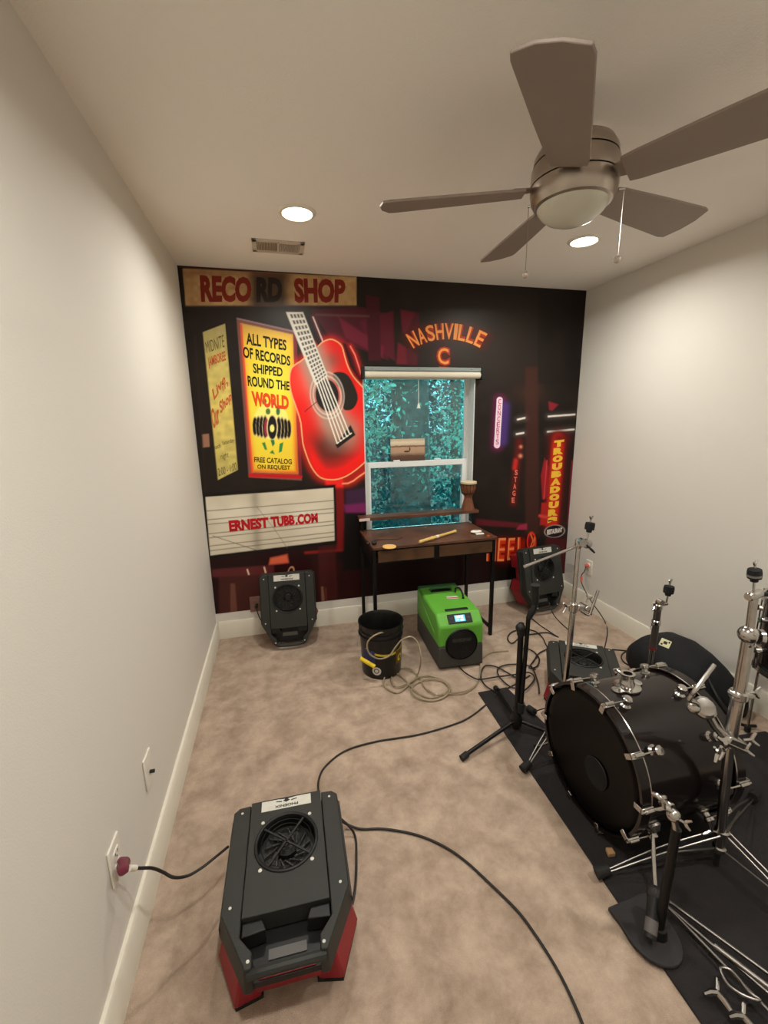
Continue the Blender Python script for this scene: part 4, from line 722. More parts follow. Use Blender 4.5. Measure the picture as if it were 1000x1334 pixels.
ph_ = lambda phi, r: Vector((0, DY - r * math.sin(math.radians(phi)), DZ + r * math.cos(math.radians(phi))))
build('port_ring', MB().ring(Vector((DX + 0.001, 0, 0)) + Vector((0, 1.105, 0.235)), XA, 0.055, 0.002, 36, 6), BLACKD, t, True)
build('port_hole', MB().lathe([(0.053, 0.0), (0.0, 0.001)], (DX - 0.001, 1.105, 0.235), XA, 36, False), mat('void_black', srgb(4, 4, 4), 0.9, bump=.01), t, True)
for k in range(10):
    phi = 14 + 36 * k
    for (hx, lx, dr_) in ((DX + 0.002, DX + 0.094, 1), (DX + 0.428, DX + 0.336, -1)):
        n_ = (ph_(phi, 1) - ph_(phi, 0)).normalized(); tn = XA.cross(n_)
        RM = Matrix((XA, tn, n_)).transposed()
        cl = build('claw', MB().box(ph_(phi, DR + 0.018) + Vector((hx + dr_ * 0.012, 0, 0)), (0.046, 0.020, 0.008), RM).box(ph_(phi, DR + 0.004) + Vector((hx - dr_ * 0.008, 0, 0)), (0.006, 0.020, 0.034), RM).cyl(ph_(phi, DR + 0.024) + Vector((hx + dr_ * 0.0, 0, 0)), ph_(phi, DR + 0.024) + Vector((hx + dr_ * 0.034, 0, 0)), 0.0075, n=12), CHROME, t, True, 0.002)
        build('tension_rod', MB().cyl(ph_(phi, DR + 0.024) + Vector((hx - dr_ * 0.012, 0, 0)), ph_(phi, DR + 0.022) + Vector((lx, 0, 0)), 0.0028, n=8), CHROME, cl, True)
        c0 = ph_(phi, DR - 0.002) + Vector((lx, 0, 0)); build('lug', MB().lathe([(0.0, 0.0), (0.019, 0.0), (0.019, 0.004), (0.012, 0.010), (0.011, 0.020), (0.0165, 0.024), (0.0165, 0.034), (0.013, 0.037), (0.0, 0.038)], c0, n_, 20), CHROME, t, True)
tm = ph_(-4, DR) + Vector((DX + 0.172, 0, 0))
b_ = build('tom_mount', MB().lathe([(0.0, -0.002), (0.048, 0.0), (0.048, 0.005), (0.030, 0.010), (0.0, 0.010)], tm, (0, 0.07, 1), 32), CHROME, t, True)
b_.data.transform(Matrix.Identity(4)); build('mount_collar', MB().lathe([(0.016, 0.008), (0.026, 0.008), (0.026, 0.020), (0.022, 0.026), (0.022, 0.044), (0.026, 0.048), (0.026, 0.056), (0.016, 0.056), (0.016, 0.014), (0.0, 0.014)], tm, (0, 0.07, 1), 32, False), CHROME, t, True)
for s in (-1, 1): build('mount_wing', MB().lathe([(0.0, 0.0), (0.022, 0.002), (0.022, 0.005), (0.0, 0.008)], tm + Vector((s * 0.05, 0.01 * s, 0)), (0, 0.07, 1), 16), CHROME, t, True)
build('mount_bolt', MB().cyl(tm + Vector((0.0, 0.02, 0.035)), tm + Vector((0.0, 0.055, 0.037)), 0.006, n=10).box(tm + Vector((0, 0.058, 0.037)), (0.03, 0.006, 0.012)), CHROME, t, True, 0.002)
for phi_, s in ((118, 1), (242, -1)):
    p0 = ph_(phi_, DR) + Vector((DX + 0.10, 0, 0)); foot = Vector((DX + 0.02, DY - s * 0.33, 0.016))
    sp = build('spur', MB().cyl(p0, foot, 0.007, n=12), CHROME, t, True); build('spur_bracket', MB().lathe([(0.0, 0), (0.028, 0.0), (0.028, 0.008), (0.014, 0.022), (0.0, 0.022)], p0, (ph_(phi_, 1) - ph_(phi_, 0)), 18), CHROME, t, True); build('rubber_tip', MB().tube([foot + Vector((0, 0, 0.016)), foot - Vector((0, 0, 0.009))], [0.012, 0.009], 12), RUBBER, sp, True)

# ================================================================ stand hardware helpers (room coordinates)
def wing(root, c, axis, along_, s=1.0, name='wing_bolt'):
    c = Vector(c); a = Vector(axis).normalized(); w_ = Vector(along_); w_ = (w_ - a * w_.dot(a)).normalized(); mb = MB().cyl(c, c + a * 0.03 * s, 0.005 * s, n=10)
    for k in (-1, 1): mb.tube([c + a * 0.026 * s, c + a * 0.034 * s + w_ * k * 0.012 * s, c + a * 0.045 * s + w_ * k * 0.022 * s], [0.006 * s, 0.006 * s, 0.004 * s], 8)
    return build(name, mb, CHROME, root, True)
def clamp(root, c, axis, r=0.022, h=0.04, name='clamp'):
    return build(name, MB().lathe([(0.0, -h / 2), (r * 0.8, -h / 2), (r, -h / 2 + 0.005), (r, h / 2 - 0.005), (r * 0.8, h / 2), (0.0, h / 2)], c, axis, 24), CHROME, root, True)
def felts(root, base, up, s=1.0, band=False):
    base = Vector(base); a = Vector(up).normalized()
    build('top_rod', MB().cyl(base, base + a * 0.12 * s, 0.0042 * s, n=10), CHROME, root, True)
    f = build('felt', MB().lathe([(0.0, 0.048), (0.012, 0.048), (0.014, 0.060), (0.022, 0.062), (0.023, 0.072)] + [(0.023, 0.084), (0.021, 0.096), (0.0, 0.097)], base, a, 24) if s == 1.0 else MB().lathe([(r * s, h * s) for r, h in [(0.0, 0.048), (0.012, 0.048), (0.014, 0.060), (0.022, 0.062), (0.023, 0.084), (0.021, 0.096), (0.0, 0.097)]], base, a, 24), FELT, root, True)
    if band: build('felt_band', MB().lathe([(0.0, 0.069 * s), (0.0235 * s, 0.069 * s), (0.0235 * s, 0.077 * s), (0.0, 0.077 * s)], base, a, 24), FELTG, root, True)
    wing(root, base + a * 0.095 * s, a, (1, 0.4, 0), 0.75 * s, 'wing_nut')
def braced_leg(root, hub, low, foot, r=0.005):
    r *= 0.72
    """flat-strip double leg: upper strip from hub, lower strip from low, both to the foot"""
    hub, low, foot = Vector(hub), Vector(low), Vector(foot); side = (foot - hub).cross(Vector((0, 0, 1))).normalized() * 0.010; pts = []
    lg = build('leg', MB().tube(smooth_pts([hub + side, hub.lerp(foot, 0.5) + side + Vector((0, 0, 0.012)), foot + side * 0.3, foot - side * 0.3, hub.lerp(foot, 0.5) - side + Vector((0, 0, 0.012)), hub - side], 5), r, 8), LEGM, root, True)
    build('brace', MB().cyl(low, hub.lerp(foot, 0.52), r * 0.9, n=8), LEGM, lg, True)
    d_ = (foot - hub); d_.z = 0; d_.normalize(); build('rubber_foot', MB().tube([foot - d_ * 0.015 + Vector((0, 0, 0.012)), foot + d_ * 0.03 + Vector((0, 0, 0.0))], [0.016, 0.019], 14), RUBBER, lg, True)

# straight boom cymbal stand behind the bass drum (back left)
sx, sy = 1.722, 1.49
t = thing('cymbal_stand', 'chrome cymbal stand with slanted boom arm beyond the bass drum', 'cymbal stand', (sx, sy, 0), group=None)
zc = hz(748, 788, sy).z; zt = hz(753, 708, sy).z
build('lower_tube', MB().cyl((sx - 0.01, sy, 0.10), (sx, sy, zc), 0.0125, n=20), CHROME, t, True); build('upper_tube', MB().cyl((sx, sy, zc), (sx, sy, zt), 0.0095, n=18), CHROME, t, True)
clamp(t, (sx, sy, zc - 0.01), (0, 0, 1), 0.019, 0.045); wing(t, (sx - 0.018, sy, zc), (-1, -0.3, 0), (0, 0, 1)); 
A0, A1 = hz(752, 791, sy - 0.015), hz(766, 791, sy - 0.015)
build('accessory_clamp', MB().box(A0.lerp(A1, 0.2), (0.034, 0.03, 0.026), Matrix.Rotation(0.2, 3, 'Y')).cyl(A0.lerp(A1, 0.7) + Vector((0, -0.02, 0)), A0.lerp(A1, 0.7) + Vector((0, 0.03, 0)), 0.013, n=16), CHROME, t, True, 0.003)
wing(t, hz(763, 785, sy), (0.5, 0, 1), (0, 1, 0), 0.8); wing(t, hz(762, 795, sy - 0.02), (1, -0.4, -0.2), (0, 0, 1), 0.7)
build('l_rod', MB().tube([hz(757, 796, sy - 0.03), hz(763, 800, sy - 0.032), hz(766, 801, sy - 0.033), hz(768.5, 799, sy - 0.034), hz(779, 769, sy - 0.04)], 0.0062, 12), CHROME, t, True)
clamp(t, (sx, sy, zt), (0, 0, 1), 0.015, 0.04, 'boom_clamp'); q0, q1 = hz(683, 738, sy - 0.10), hz(763, 707, sy + 0.02)
build('boom_arm', MB().cyl(q0, q1, 0.0062, n=14), CHROME, t, True); tl_ = hz(764, 708, sy + 0.02)
build('tilter', MB().lathe([(0.0, -0.011), (0.019, -0.011), (0.021, -0.006), (0.021, 0.006), (0.019, 0.011), (0.009, 0.0125), (0.0, 0.0125)], tl_, (-0.3, -1, 0), 28), CHROME, t, True); build('boom_ratchet', MB().lathe([(0.0, -0.012), (0.016, -0.012), (0.016, 0.012), (0.0, 0.012)], (sx, sy - 0.02, zt + 0.012), (-0.3, -1, 0), 20), CHROME, t, True)
bb = hz(766, 712, sy + 0.0); build('tilter_handle', MB().tube([bb, hz(770, 716, sy - 0.01), hz(774, 720, sy - 0.01)], [0.004, 0.0055, 0.004], 8), BLACKD, t, True)
up_ = (hz(770, 674, sy + 0.02) - tl_); felts(t, tl_ + up_.normalized() * 0.008, up_, 0.95 * up_.length / 0.125, False)
for ft in ((1.475, 1.395), (1.93, 1.53), (1.70, 1.70)): braced_leg(t, (sx, sy, 0.20), (sx, sy, 0.09), (ft[0], ft[1], 0.022), 0.004)
clamp(t, (sx, sy, 0.20), (0, 0, 1), 0.018, 0.03, 'leg_collar')

# short stand behind the drum, in front of the bag
sx2, sy2 = 2.31, 1.60
t = thing('cymbal_stand', 'short chrome stand with a red collar in front of the black bag', 'cymbal stand', (sx2, sy2, 0))
za, zb2, zt2 = hz(841, 880, sy2).z, hz(846, 832, sy2).z, hz(846, 794, sy2).z
build('lower_tube', MB().cyl((sx2, sy2, 0.0), (sx2, sy2, zb2 - 0.04), 0.013, n=16), CHROME, t, True); build('dark_sleeve', MB().cyl((sx2, sy2, zb2 - 0.06), (sx2, sy2, zt2 - 0.01), 0.0165, n=18), mat('smoked_steel', srgb(96, 90, 86), 0.3, .7, bump=.03), t, True)
clamp(t, (sx2, sy2, zb2 - 0.055), (0, 0, 1), 0.0175, 0.016, 'red_collar').data.materials[0] = REDP
wing(t, (sx2 - 0.012, sy2, hz(848, 814, sy2).z), (-1, -0.4, 0.1), (0, 0, 1), 0.8); clamp(t, (sx2, sy2, hz(848, 812, sy2).z), (0, 0, 1), 0.021, 0.03)
clamp(t, (sx2, sy2, zt2 + 0.008), (0, 0, 1), 0.02, 0.03, 'boom_clamp'); build('tilter', MB().lathe([(0.0, -0.012), (0.018, -0.012), (0.018, 0.012), (0.0, 0.012)], (sx2 + 0.008, sy2, zt2 + 0.03), (0, 1, 0.1), 20).cyl((sx2 + 0.008, sy2, zt2 + 0.016), (sx2 + 0.052, sy2, zt2 + 0.018), 0.009, n=12), CHROME, t, True)
wing(t, (sx2 - 0.015, sy2, zt2 + 0.016), (-1, -0.5, 0.2), (0, 0, 1), 0.9); felts(t, (sx2 + 0.048, sy2, zt2 + 0.012), (0.06, 0, 1), 1.05)
for ft in ((2.24, 1.46), (2.46, 1.46), (2.32, 1.78)): braced_leg(t, (sx2, sy2, 0.16), (sx2, sy2, 0.06), (ft[0], ft[1], 0.022), 0.004)

# tall near stand, right edge
bx_, by_ = 1.872, 0.865
t = thing('cymbal_stand', 'tall thick chrome stand nearest the viewer at the right edge', 'cymbal stand', (bx_, by_, 0))
hubp = Vector((bx_, by_, 0.115)); P1 = hz(950, 965, by_); P2 = hz(962, 905, by_); P3 = hz(975, 830, by_); P4 = hz(982, 775, by_)
build('lower_tube', MB().cyl(hubp - Vector((0, 0, 0.05)), P1, 0.0145, n=22), CHROME, t, True); build('middle_tube', MB().cyl(P1, P2, 0.0185, n=22), CHROME, t, True); build('upper_tube', MB().cyl(P2, P3, 0.0165, n=22), CHROME, t, True); build('neck_tube', MB().cyl(P3, P4, 0.011, n=18), CHROME, t, True)
clamp(t, P1, P2 - P1, 0.024, 0.035, 'height_clamp'); clamp(t, P2, P3 - P2, 0.024, 0.03, 'height_clamp'); build('memory_ring', MB().box(P2 + Vector((0.01, 0, 0)), (0.075, 0.035, 0.014), Matrix.Rotation(0.2, 3, 'Y')), CHROME, t, True, 0.004)
wing(t, P2 + Vector((0.035, 0, 0)), (1, -0.2, 0), (0, 0, 1), 0.9); wing(t, P1 + Vector((-0.02, -0.01, -0.01)), (-1, -0.3, 0), (0, 0, 1), 1.1)
build('ball_joint', MB().sph(P3 + Vector((-0.004, 0, 0.01)), 0.027, 20), CHROME, t, True); build('joint_cap', MB().lathe([(0.0, 0), (0.022, 0.0), (0.024, 0.01), (0.0, 0.016)], P3 + Vector((0.018, -0.012, 0.004)), (1, -0.5, -0.1), 20), CHROME, t, True)
for k in range(4): a = k * PI / 2 + .5; build('hex_key', MB().cyl(P3 + Vector((0.022 * math.cos(a), -0.018, 0.02 * math.sin(a))), P3 + Vector((0.032 * math.cos(a), -0.026, 0.028 * math.sin(a))), 0.004, n=6), CHROME, t, True)
clamp(t, P4, (1, 0.1, 0.1), 0.013, 0.055, 'tilter'); build('side_tube', MB().cyl(P4 + Vector((0.02, 0, 0)), P4 + Vector((0.16, -0.02, -0.012)), 0.007, n=12), BLKMET, t, True)
felts(t, P4 + Vector((-0.004, 0, 0.006)), hz(985, 722, by_) - P4, 0.78, True)
# foot 1 reaches left to the mat edge, foot 2 runs towards the viewer at the right, foot 3 away
braced_leg(t, hubp + Vector((-0.01, 0, 0.03)), hubp + Vector((0, 0, -0.035)), (1.475, 0.930, 0.024), 0.0042)
braced_leg(t, hubp + Vector((0.01, -0.01, 0.03)), hubp + Vector((0, 0, -0.035)), (1.93, 0.50, 0.024), 0.0042)
braced_leg(t, hubp + Vector((0.01, 0.01, 0.03)), hubp + Vector((0, 0, -0.035)), (2.25, 1.02, 0.024), 0.0042)
clamp(t, hubp + Vector((0, 0, 0.03)), (0, 0, 1), 0.022, 0.03, 'leg_collar'); clamp(t, hubp - Vector((0, 0, 0.035)), (0, 0, 1), 0.020, 0.022, 'leg_collar'); wing(t, hubp + Vector((-0.02, 0, 0.035)), (-1, 0.2, 0.4), (0, 0, 1), 1.0)
build('pole_foot', MB().cyl(hubp - Vector((0, 0, 0.108)), hubp - Vector((0, 0, 0.04)), 0.008, n=10), RUBBER, t, True)
# multi clamp with an L rod carried by the near stand
cc = P1 + Vector((-0.02, 0.0, 0.02))
D0 = hz(917, 922, by_ + 0.03); build('ball_clamp', MB().lathe([(0.0, -0.012), (0.028, -0.012), (0.033, -0.004), (0.033, 0.006), (0.026, 0.014), (0.0, 0.016)], D0, (-0.35, -0.6, 0.75), 28), CHROME, t, True); build('ball_cup', MB().sph(D0 + Vector((-0.03, 0.01, 0.0)), 0.020, 16), CHROME, t, True)
build('clamp_arm', MB().tube([D0, D0.lerp(cc, 0.5) + Vector((0, 0, -0.012)), cc], [0.013, 0.012, 0.016], 12), CHROME, t, True); L1, L2, L3 = hz(899, 911, by_ + 0.03), hz(906, 898, by_ + 0.02), hz(930, 866, by_ + 0.03)
build('l_rod', MB().tube(smooth_pts([D0 + Vector((-0.02, 0, 0)), L1.lerp(D0, 0.4), L1 + Vector((-0.004, 0, -0.002)), L1.lerp(L2, 0.5) + Vector((-0.003, 0, 0)), L2, L3], 5), 0.0068, 12), CHROME, t, True)
build('clamp_block', MB().box(P1 + Vector((0.0, -0.006, 0.004)), (0.085, 0.038, 0.034), Matrix.Rotation(0.5, 3, 'Y')), CHROME, t, True, 0.006)
build('clamp_hinge', MB().cyl(P1 + Vector((-0.045, -0.02, 0.02)), P1 + Vector((0.04, -0.02, -0.03)), 0.007, n=10), CHROME, t, True)
for (ox, oz_) in ((0.05, -0.005), (0.03, -0.035), (-0.045, -0.02)): wing(t, P1 + Vector((ox, -0.005, oz_)), (ox, -0.02, 0.01), (0, 0.3, 1), 0.9)
wing(t, P1 + Vector((-0.05, -0.01, -0.01)), (-1, -0.5, 0), (0, 0, 1), 1.0)

# bass drum pedal behind the rear head
t = thing('drum_pedal', 'chrome and black bass drum pedal at the right behind the drum', 'pedal', (2.14, 1.16, 0))
build('base_frame', MB().bx(2.03, 2.34, 1.115, 1.205, 0.008, 0.014), BLKMET, t, True, 0.002)
for s in (-1, 1): build('post', MB().tube([(2.07, 1.16 + s * 0.055, 0.012), (2.055, 1.16 + s * 0.05, 0.20)], [0.009, 0.007], 12), CHROME, t, True)
build('axle', MB().cyl((2.055, 1.09, 0.20), (2.055, 1.23, 0.20), 0.006, n=12), CHROME, t, True)
bt_ = build('beater_rod', MB().cyl((2.055, 1.16, 0.19), (2.02, 1.16, 0.36), 0.004, n=10), CHROME, t, True); build('beater', MB().lathe([(0.0, -0.025), (0.022, -0.02), (0.024, 0.012), (0.0, 0.02)], (2.018, 1.16, 0.365), (-1, 0, 0.2), 18), FELTG, bt_, True)
build('footboard', MB().loft([[Vector((x, 1.16 + s * w_, z)) for s, z in ((-1, z0_), (1, z0_), (1, z0_ + 0.006), (-1, z0_ + 0.006))] for x, w_, z0_ in ((2.08, 0.030, 0.10), (2.20, 0.042, 0.058), (2.34, 0.046, 0.02))]), CHROME, t, True); build('drive_chain', MB().cyl((2.075, 1.16, 0.19), (2.085, 1.16, 0.11), 0.006, n=6), BLKMET, t, True)

# black mic stand with boom folded up
mx0, my0 = 1.565, 1.635
t = thing('microphone_stand', 'black tripod microphone stand on the far corner of the drum mat', 'microphone stand', (mx0, my0, 0))
K = hz(679, 812, my0); build('pole', MB().cyl((mx0, my0, 0.05), (K.x, my0, K.z), 0.0138, n=16), BLKMET, t, True); build('pole_sleeve', MB().cyl((mx0, my0, 0.05), (mx0, my0, 0.13), 0.019, n=18), BLACKD, t, True)
build('leg_hub', MB().lathe([(0.0, 0.03), (0.026, 0.03), (0.030, 0.06), (0.022, 0.10), (0.0, 0.10)], (mx0, my0, 0), n=20), BLACKD, t, True)
for fx_, fy_ in ((1.225, 1.52), (1.78, 1.46), (1.62, 1.94)):
    lg = build('leg', MB().cyl((mx0, my0, 0.055), (fx_, fy_, 0.018), 0.0095, n=14), BLKMET, t, True); dd = (Vector((fx_, fy_, 0.018)) - Vector((mx0, my0, 0.055))).normalized(); build('rubber_foot', MB().cyl(Vector((fx_, fy_, 0.018)) - dd * 0.03, Vector((fx_, fy_, 0.0145)) + dd * 0.006, 0.0145, n=14), RUBBER, lg, True)
build('clutch', MB().lathe([(0.0, -0.02), (0.018, -0.02), (0.020, 0.0), (0.016, 0.03), (0.0, 0.03)], (K.x, my0, K.z - 0.04), n=18).sph((K.x - 0.014, my0 - 0.012, K.z - 0.015), 0.021, 14), BLACKD, t, True)
BA, BB, BC = hz(678, 925, my0 - 0.018), hz(688, 806, my0 - 0.01), hz(697, 788, my0 - 0.01)
build('boom_tube', MB().cyl(BA, BB, 0.0105, n=14), BLKMET, t, True); build('counterweight', MB().cyl(BA + Vector((0, 0, -0.012)), BA + Vector((0, 0, 0.04)), 0.017, n=16), RUBBER, t, True); build('boom_elbow', MB().tube([BB, BB.lerp(BC, 0.5), BC], [0.0125, 0.016, 0.013], 14), BLACKD, t, True)
BD = hz(697, 762, my0 - 0.01); build('clip', MB().tube([BC, BC.lerp(BD, 0.2), BC.lerp(BD, 0.85), BD], [0.012, 0.0165, 0.018, 0.021], 16), BLACKD, t, True); build('chrome_sliver', MB().cyl(hz(684, 832, my0 - 0.004), hz(680, 900, my0 - 0.004), 0.0022, n=6), CHROME, t, True)

# short mic stand with D-shaped base at the near edge of the mat
t = thing('kick_microphone_stand', 'short black microphone stand on a flat D-shaped base by the bass drum', 'microphone stand', (1.475, 0.775, 0.007))
dpts = [(1.412, 0.842), (1.412 + 0.004, 0.80)] + [(1.487 + 0.075 * math.cos(a), 0.755 + 0.085 * math.sin(a)) for a in np.linspace(PI, 2 * PI, 14)] + [(1.562, 0.85)]
build('base_plate', MB().prism(dpts, 0.0075, 0.02), mat('matte_black', srgb(40, 37, 38), 0.7, bump=.2, bscale=200), t, True, 0.003)
kx, ky = 1.513, 0.745; kt = hz(877, 1062, ky)
build('post', MB().cyl((kx - 0.01, ky, 0.018), (kx - 0.004, ky, kt.z - 0.05), 0.0125, n=16), BLKMET, t, True); build('post_collar', MB().lathe([(0.0, 0), (0.024, 0.0), (0.02, 0.03), (0.0, 0.03)], (kx - 0.01, ky, 0.019), n=18), BLACKD, t, True)
build('top_joint', MB().sph((kt.x, ky, kt.z), 0.018, 14).cyl((kt.x, ky, kt.z), (kx - 0.004, ky, kt.z - 0.06), 0.009, n=12), CHROME, t, True); wing(t, (kt.x - 0.006, ky, kt.z + 0.012), (-1, 0.5, 0.5), (0, 0, 1), 0.9); wing(t, (kt.x, ky - 0.01, kt.z), (0.6, -1, 0), (0, 0, 1), 0.7)
build('arm', MB().tube(smooth_pts([(kt.x, ky, kt.z), hz(860, 1040, ky + 0.03), hz(850, 1034, ky + 0.05)]), 0.007, 10), CHROME, t, True)
mA, mB_ = onz(846, 1222, 0.045), onz(853, 1165, 0.11)
t = thing('microphone', 'black microphone with a grey band lying on the D-shaped base', 'microphone', tuple(mA)); build('body', MB().tube([mA, mA.lerp(mB_, 0.25), mA.lerp(mB_, 0.8), mB_], [0.017, 0.016, 0.019, 0.021], 16), BLACKD, t, True); build('grille', MB().sph(mB_, 0.023, 14), mat('mic_mesh', srgb(58, 54, 54), 0.45, .6, bump=.6, bscale=500), t, True); build('grey_band', MB().cyl(mA.lerp(mB_, 0.1), mA.lerp(mB_, 0.42), 0.0172, n=16), mat('band_grey', srgb(92, 86, 85), 0.5, bump=.05), t, True)

pw = onz(794, 1110, 0.015); tag(build('wedge', MB().prism([(pw.x - 0.014, pw.y - 0.010), (pw.x + 0.012, pw.y - 0.014), (pw.x + 0.016, pw.y + 0.008), (pw.x - 0.006, pw.y + 0.014)], 0.007, 0.022), mat('tan_felt', srgb(170, 132, 92), 0.9, bump=.3), bevel=0.002), 'tiny tan felt scrap on the mat near the left foot of the near stand', 'scrap')

# folded chrome stand lying on the mat at the bottom right
t = thing('folded_stand', 'folded chrome cymbal stand lying on the mat at the bottom right', 'cymbal stand', (1.62, 0.60, 0.007))
def fr2(px, py, z): return onz(px, py, z)
for (a, b_, r) in (((864, 1176), (1010, 1302), 0.0045), ((870, 1182), (1004, 1320), 0.0045), ((868, 1172), (1030, 1290), 0.0052)):
    build('tube', MB().cyl(fr2(*a, 0.03), fr2(*b_, 0.036), r, n=12), LEGM, t, True)
build('main_tube', MB().cyl(fr2(930, 1232, 0.038), fr2(1040, 1316, 0.042), 0.0080, n=16), LEGM, t, True)
e0 = [fr2(x, y, 0.045) for x, y in ((938, 1262), (950, 1263), (963, 1276), (975, 1292), (990, 1303), (976, 1300), (960, 1292), (946, 1280))]; build('leg_bracket', MB().tube(smooth_pts(e0, 4, True), 0.0040, 10, True), LEGM, t, True)
for (px, py) in ((934, 1276), (968, 1306)): wing(t, fr2(px, py, 0.03), fr2(px, py + 8, 0.03) - fr2(px, py, 0.03), (1, 0.6, 0), 1.3)
build('rubber_foot', MB().tube([fr2(858, 1167, 0.026), fr2(868, 1176, 0.028)], [0.018, 0.015], 12), RUBBER, t, True)

# black soft case on the floor by the right wall
t = thing('gig_bag', 'black padded instrument bag with a cream tag along the right wall', 'bag', (2.62, 1.45, 0))
NAV = mat('black_nylon', srgb(17, 16, 20), 0.85, bump=0.35, bscale=120, var=0.12, vscale=12)
secs = [(1.94, 2.63, 0.06, 0.02, 0.08), (1.925, 2.63, 0.15, 0.08, 0.10), (1.86, 2.62, 0.185, 0.125, 0.125), (1.74, 2.62, 0.19, 0.135, 0.13), (1.64, 2.63, 0.18, 0.12, 0.12), (1.56, 2.65, 0.15, 0.10, 0.105), (1.50, 2.67, 0.11, 0.085, 0.09), (1.44, 2.70, 0.09, 0.06, 0.07), (1.40, 2.71, 0.03, 0.02, 0.05)]
rings = [[Vector((cx_ + rx_ * abs(math.cos(a)) ** 0.7 * (1 if math.cos(a) > 0 else -1), y, zc_ + 0.004 + (zc_ if math.sin(a) < 0 else rz_) * abs(math.sin(a)) ** 0.7 * (1 if math.sin(a) > 0 else -1))) for a in np.linspace(0, 2 * PI, 25)[:-1]] for (y, cx_, rx_, rz_, zc_) in secs]
bagb = build('padded_body', MB().loft(rings), NAV, t, True, angle=80)
build('zip_piping', MB().tube(smooth_pts([(c[1] + c[2] * 0.86, c[0], c[4] + c[3] * 0.62) for c in secs[1:-1]], 5), 0.004, 8), mat('piping', srgb(70, 66, 64), .5, bump=.05), t, True)
g0 = hz(863, 848, 1.80); tgm = MB().box((0, 0, 0), (0.058, 0.05, 0.003)); 
tg = build('tag', tgm, mat('cream_patch', srgb(206, 202, 160), 0.6, bump=.05), t); tg.location = Vector((2.545, 1.735, 0.266)) - Vector(t.location); tg.rotation_euler = (0.15, -0.35, 0.5); em = build('tag_emblem', MB().box((0.002, 0, 0.002), (0.022, 0.018, 0.001)).box((-0.016, 0.014, 0.002), (0.012, 0.010, 0.001)).box((0.014, -0.016, 0.002), (0.014, 0.008, 0.001)), INK, tg)
build('strap', MB().tube(smooth_pts([(2.62, 1.56, 0.20), (2.58, 1.44, 0.12), (2.62, 1.36, 0.03), (2.70, 1.33, 0.015)], 6), 0.008, 6), BLACKD, t, True)

# floor tom standing at the right edge, mostly out of frame
TX, TY, TZ = 2.60, 1.13, 0.60
t = thing('floor_tom', 'black drum with chrome lugs cut off by the right edge', 'drum', (TX, TY, 0))
build('shell', MB().lathe([(0.165, -0.16), (0.17, -0.155), (0.17, 0.155), (0.165, 0.16)], (TX, TY, TZ), n=48, caps=False), LACQ, t, True)
for z_, s in ((TZ - 0.16, -1), (TZ + 0.14, 1)): build('hoop', MB().lathe([(0.170, 0), (0.180, 0), (0.180, 0.026), (0.170, 0.026), (0.170, 0)], (TX, TY, z_), n=48, caps=False), CHROME, t, True)
build('drum_head', MB().lathe([(0.0, 0.155), (0.168, 0.158)], (TX, TY, TZ), n=48, caps=False), HEAD, t, True); build('drum_head', MB().lathe([(0.0, -0.157), (0.168, -0.155)], (TX, TY, TZ), n=48, caps=False), HEAD, t, True)
for k in range(8):
    a = 2 * PI * k / 8 + 0.25; c_, s_ = math.cos(a), math.sin(a)
    for zz in (-0.07, 0.07): l_ = build('lug', MB().lathe([(0.0, 0.0), (0.013, 0.0), (0.010, 0.02), (0.014, 0.026), (0.0, 0.032)], (TX + 0.169 * c_, TY + 0.169 * s_, TZ + zz), (c_, s_, 0), 14), CHROME, t, True)
    build('tension_rod', MB().cyl((TX + 0.186 * c_, TY + 0.186 * s_, TZ - 0.155), (TX + 0.186 * c_, TY + 0.186 * s_, TZ + 0.165), 0.003, n=8), CHROME, l_, True)
for k in range(3):
    a = math.radians((200, 320, 80)[k]); c_, s_ = math.cos(a), math.sin(a); lg = build('leg', MB().cyl((TX + 0.195 * c_, TY + 0.195 * s_, 0.02), (TX + 0.195 * c_, TY + 0.195 * s_, TZ + 0.02), 0.0055, n=12), CHROME, t, True); build('rubber_foot', MB().cyl((TX + 0.195 * c_, TY + 0.195 * s_, 0.0075), (TX + 0.195 * c_, TY + 0.195 * s_, 0.035), 0.013, n=12), RUBBER, lg, True); build('leg_bracket', MB().box((TX + 0.184 * c_, TY + 0.184 * s_, TZ - 0.06), (0.03, 0.03, 0.04), Matrix.Rotation(a, 3, 'Z')), CHROME, t, True, 0.004)

# ================================================================ cords on the floor
CR = 0.0042
def lead(root, pts, r=CR, k=8): return build('power_cord', MB().tube(smooth_pts(pts, k), r, 8), CORD, root, True)
def cord(name, label, pts, r=CR, group=None, m=None, k=8):
    return tag(build(name, MB().tube(smooth_pts(pts, k), r, 8), m or CORD), label, 'cord', group)
fp = lambda L, z=CR + 0.001: [onz(x, y, z) for x, y in L]
cord('extension_cord', 'long black cord curving from the far coils to the near blower', fp([(690, 880), (668, 893), (650, 903), (634, 917), (612, 934), (590, 944), (545, 957), (490, 966), (450, 978), (424, 998), (415, 1016), (415, 1034)]))
cord('extension_cord', 'black cord running from the near blower out of the bottom of the picture', [onz(444, 1068, 0.05), onz(450, 1073, 0.02)] + fp([(470, 1080), (500, 1080), (540, 1087), (575, 1101), (605, 1121), (640, 1153), (675, 1188), (700, 1222), (725, 1262), (745, 1302), (762, 1345), (772, 1400)]))
lead(BLOW[0], [onz(443, 1066, 0.06), onz(456, 1078, 0.03)] + fp([(463, 1092), (464, 1120), (463, 1150), (459, 1176), (452, 1192)]))
wl = [onx(168, 1131, 0.05), onx(182, 1131, 0.065), onx(198, 1131, 0.085), onx(212, 1136, 0.105), onx(226, 1143, 0.13), onx(244, 1141, 0.16), onx(262, 1131, 0.195), onx(280, 1117, 0.23), onx(297, 1103, 0.262)]
wc = lead(BLOW[0], wl)
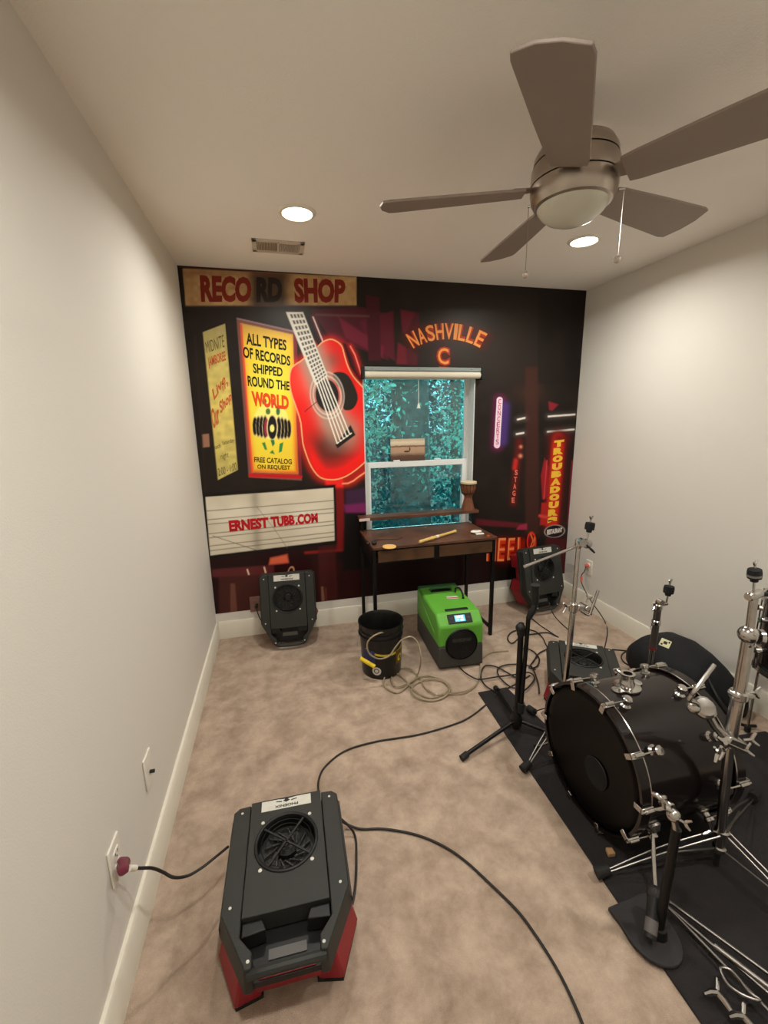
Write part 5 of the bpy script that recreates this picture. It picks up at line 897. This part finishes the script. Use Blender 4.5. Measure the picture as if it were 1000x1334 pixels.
pA = onx(160, 1134, 0.035)
build('plug_body', MB().tube([(0.0103, 1.078, 0.352), (0.022, 1.076, 0.353), tuple(pA), tuple(wl[0])], [0.017, 0.017, 0.012, 0.007], 14), mat('plug_red', srgb(112, 40, 58), 0.4, bump=.05), wc, True); build('white_collar', MB().cyl(wl[0], wl[0].lerp(wl[1], 0.6), 0.0075, n=12), WHITEP, wc, True)
pR = onx(769, 743, W - 0.03)
rc = [Vector((W - 0.045, 2.705, 0.36)), onx(761, 744, W - 0.07), onx(757, 750, W - 0.085), onx(757, 758, W - 0.09), onx(762, 770, W - 0.10), onx(771, 785, W - 0.125), onx(781, 799, W - 0.16)]
rc += fp([(788, 811), (791, 822), (789, 836), (786, 848)]); rcc = lead(BLOW[3], rc, 0.0036); t = rcc
build('plug_body', MB().tube([(W - 0.0103, 2.72, 0.365), (W - 0.03, 2.715, 0.363), (W - 0.045, 2.705, 0.36)], [0.016, 0.016, 0.008], 12), mat('plug_coral', srgb(206, 92, 76), 0.4, bump=.05), t, True); build('white_cap', MB().cyl((W - 0.012, 2.719, 0.366), (W - 0.02, 2.718, 0.365), 0.0175, n=14), WHITEP, t, True)
build('tape_flag', MB().cyl(rc[3], rc[3].lerp(rc[2], 0.9), 0.0085, n=8), MATS['plug_coral'], rcc, True)
cord('extension_cord', 'loop of black cord between the flat blower and the short stand', fp([(797, 846), (808, 847), (826, 849), (838, 852), (830, 850), (815, 849), (809, 855), (813, 863), (824, 868), (838, 869), (848, 864)]))
G = 'coiled extension cords behind the microphone stand'
cord('extension_cord', 'widest black coil on the carpet left of the microphone stand', fp([(697, 872), (684, 866), (660, 866), (648, 872), (652, 884), (668, 896), (680, 890), (662, 877), (644, 868), (631, 868), (626, 880), (632, 893), (649, 903)], 0.012), group=G)
cord('extension_cord', 'black coil arching close behind the microphone stand clutch', fp([(725, 829), (712, 824), (694, 826), (680, 828), (667, 838), (661, 831), (667, 823), (681, 820), (696, 822), (706, 830), (711, 840), (716, 846)], 0.008), group=G)
cord('extension_cord', 'middle black loop between microphone stand and flat blower', fp([(714, 845), (702, 851), (694, 862), (689, 870), (699, 868), (702, 858), (695, 849), (685, 845), (676, 846)], 0.010), group=G)
cord('extension_cord', 'black cord ending at the mat edge by the flat blower', fp([(692, 868), (697, 878), (701, 892), (702, 903)], 0.014), group=G)
cord('extension_cord', 'black cord crossing the coil toward the dehumidifier outlet', fp([(596, 866), (603, 874), (613, 881), (624, 885), (645, 882), (668, 879), (688, 876), (696, 883), (690, 893), (682, 900)], 0.017), group=G)
cord('extension_cord', 'black cord running from the leaning blower toward the flat blower', fp([(693, 806), (704, 815), (716, 823), (727, 830)], 0.006), 0.0036)
lead(BLOW[2], [hz(715, 785, 2.66), hz(719, 797, 2.6)] + fp([(724, 805), (733, 814), (742, 822)]), 0.0034)
bcc = lead(BLOW[1], [Vector((0.285, MUR_Y - 0.02, 0.225)), Vector((0.29, 2.95, 0.19)), Vector((0.31, 2.93, 0.14)), Vector((0.345, 2.90, 0.11))], 0.0034)
build('plug', MB().cyl((0.285, MUR_Y - 0.0105, 0.228), (0.285, MUR_Y - 0.03, 0.226), 0.012, n=12), BLACKD, bcc, True)
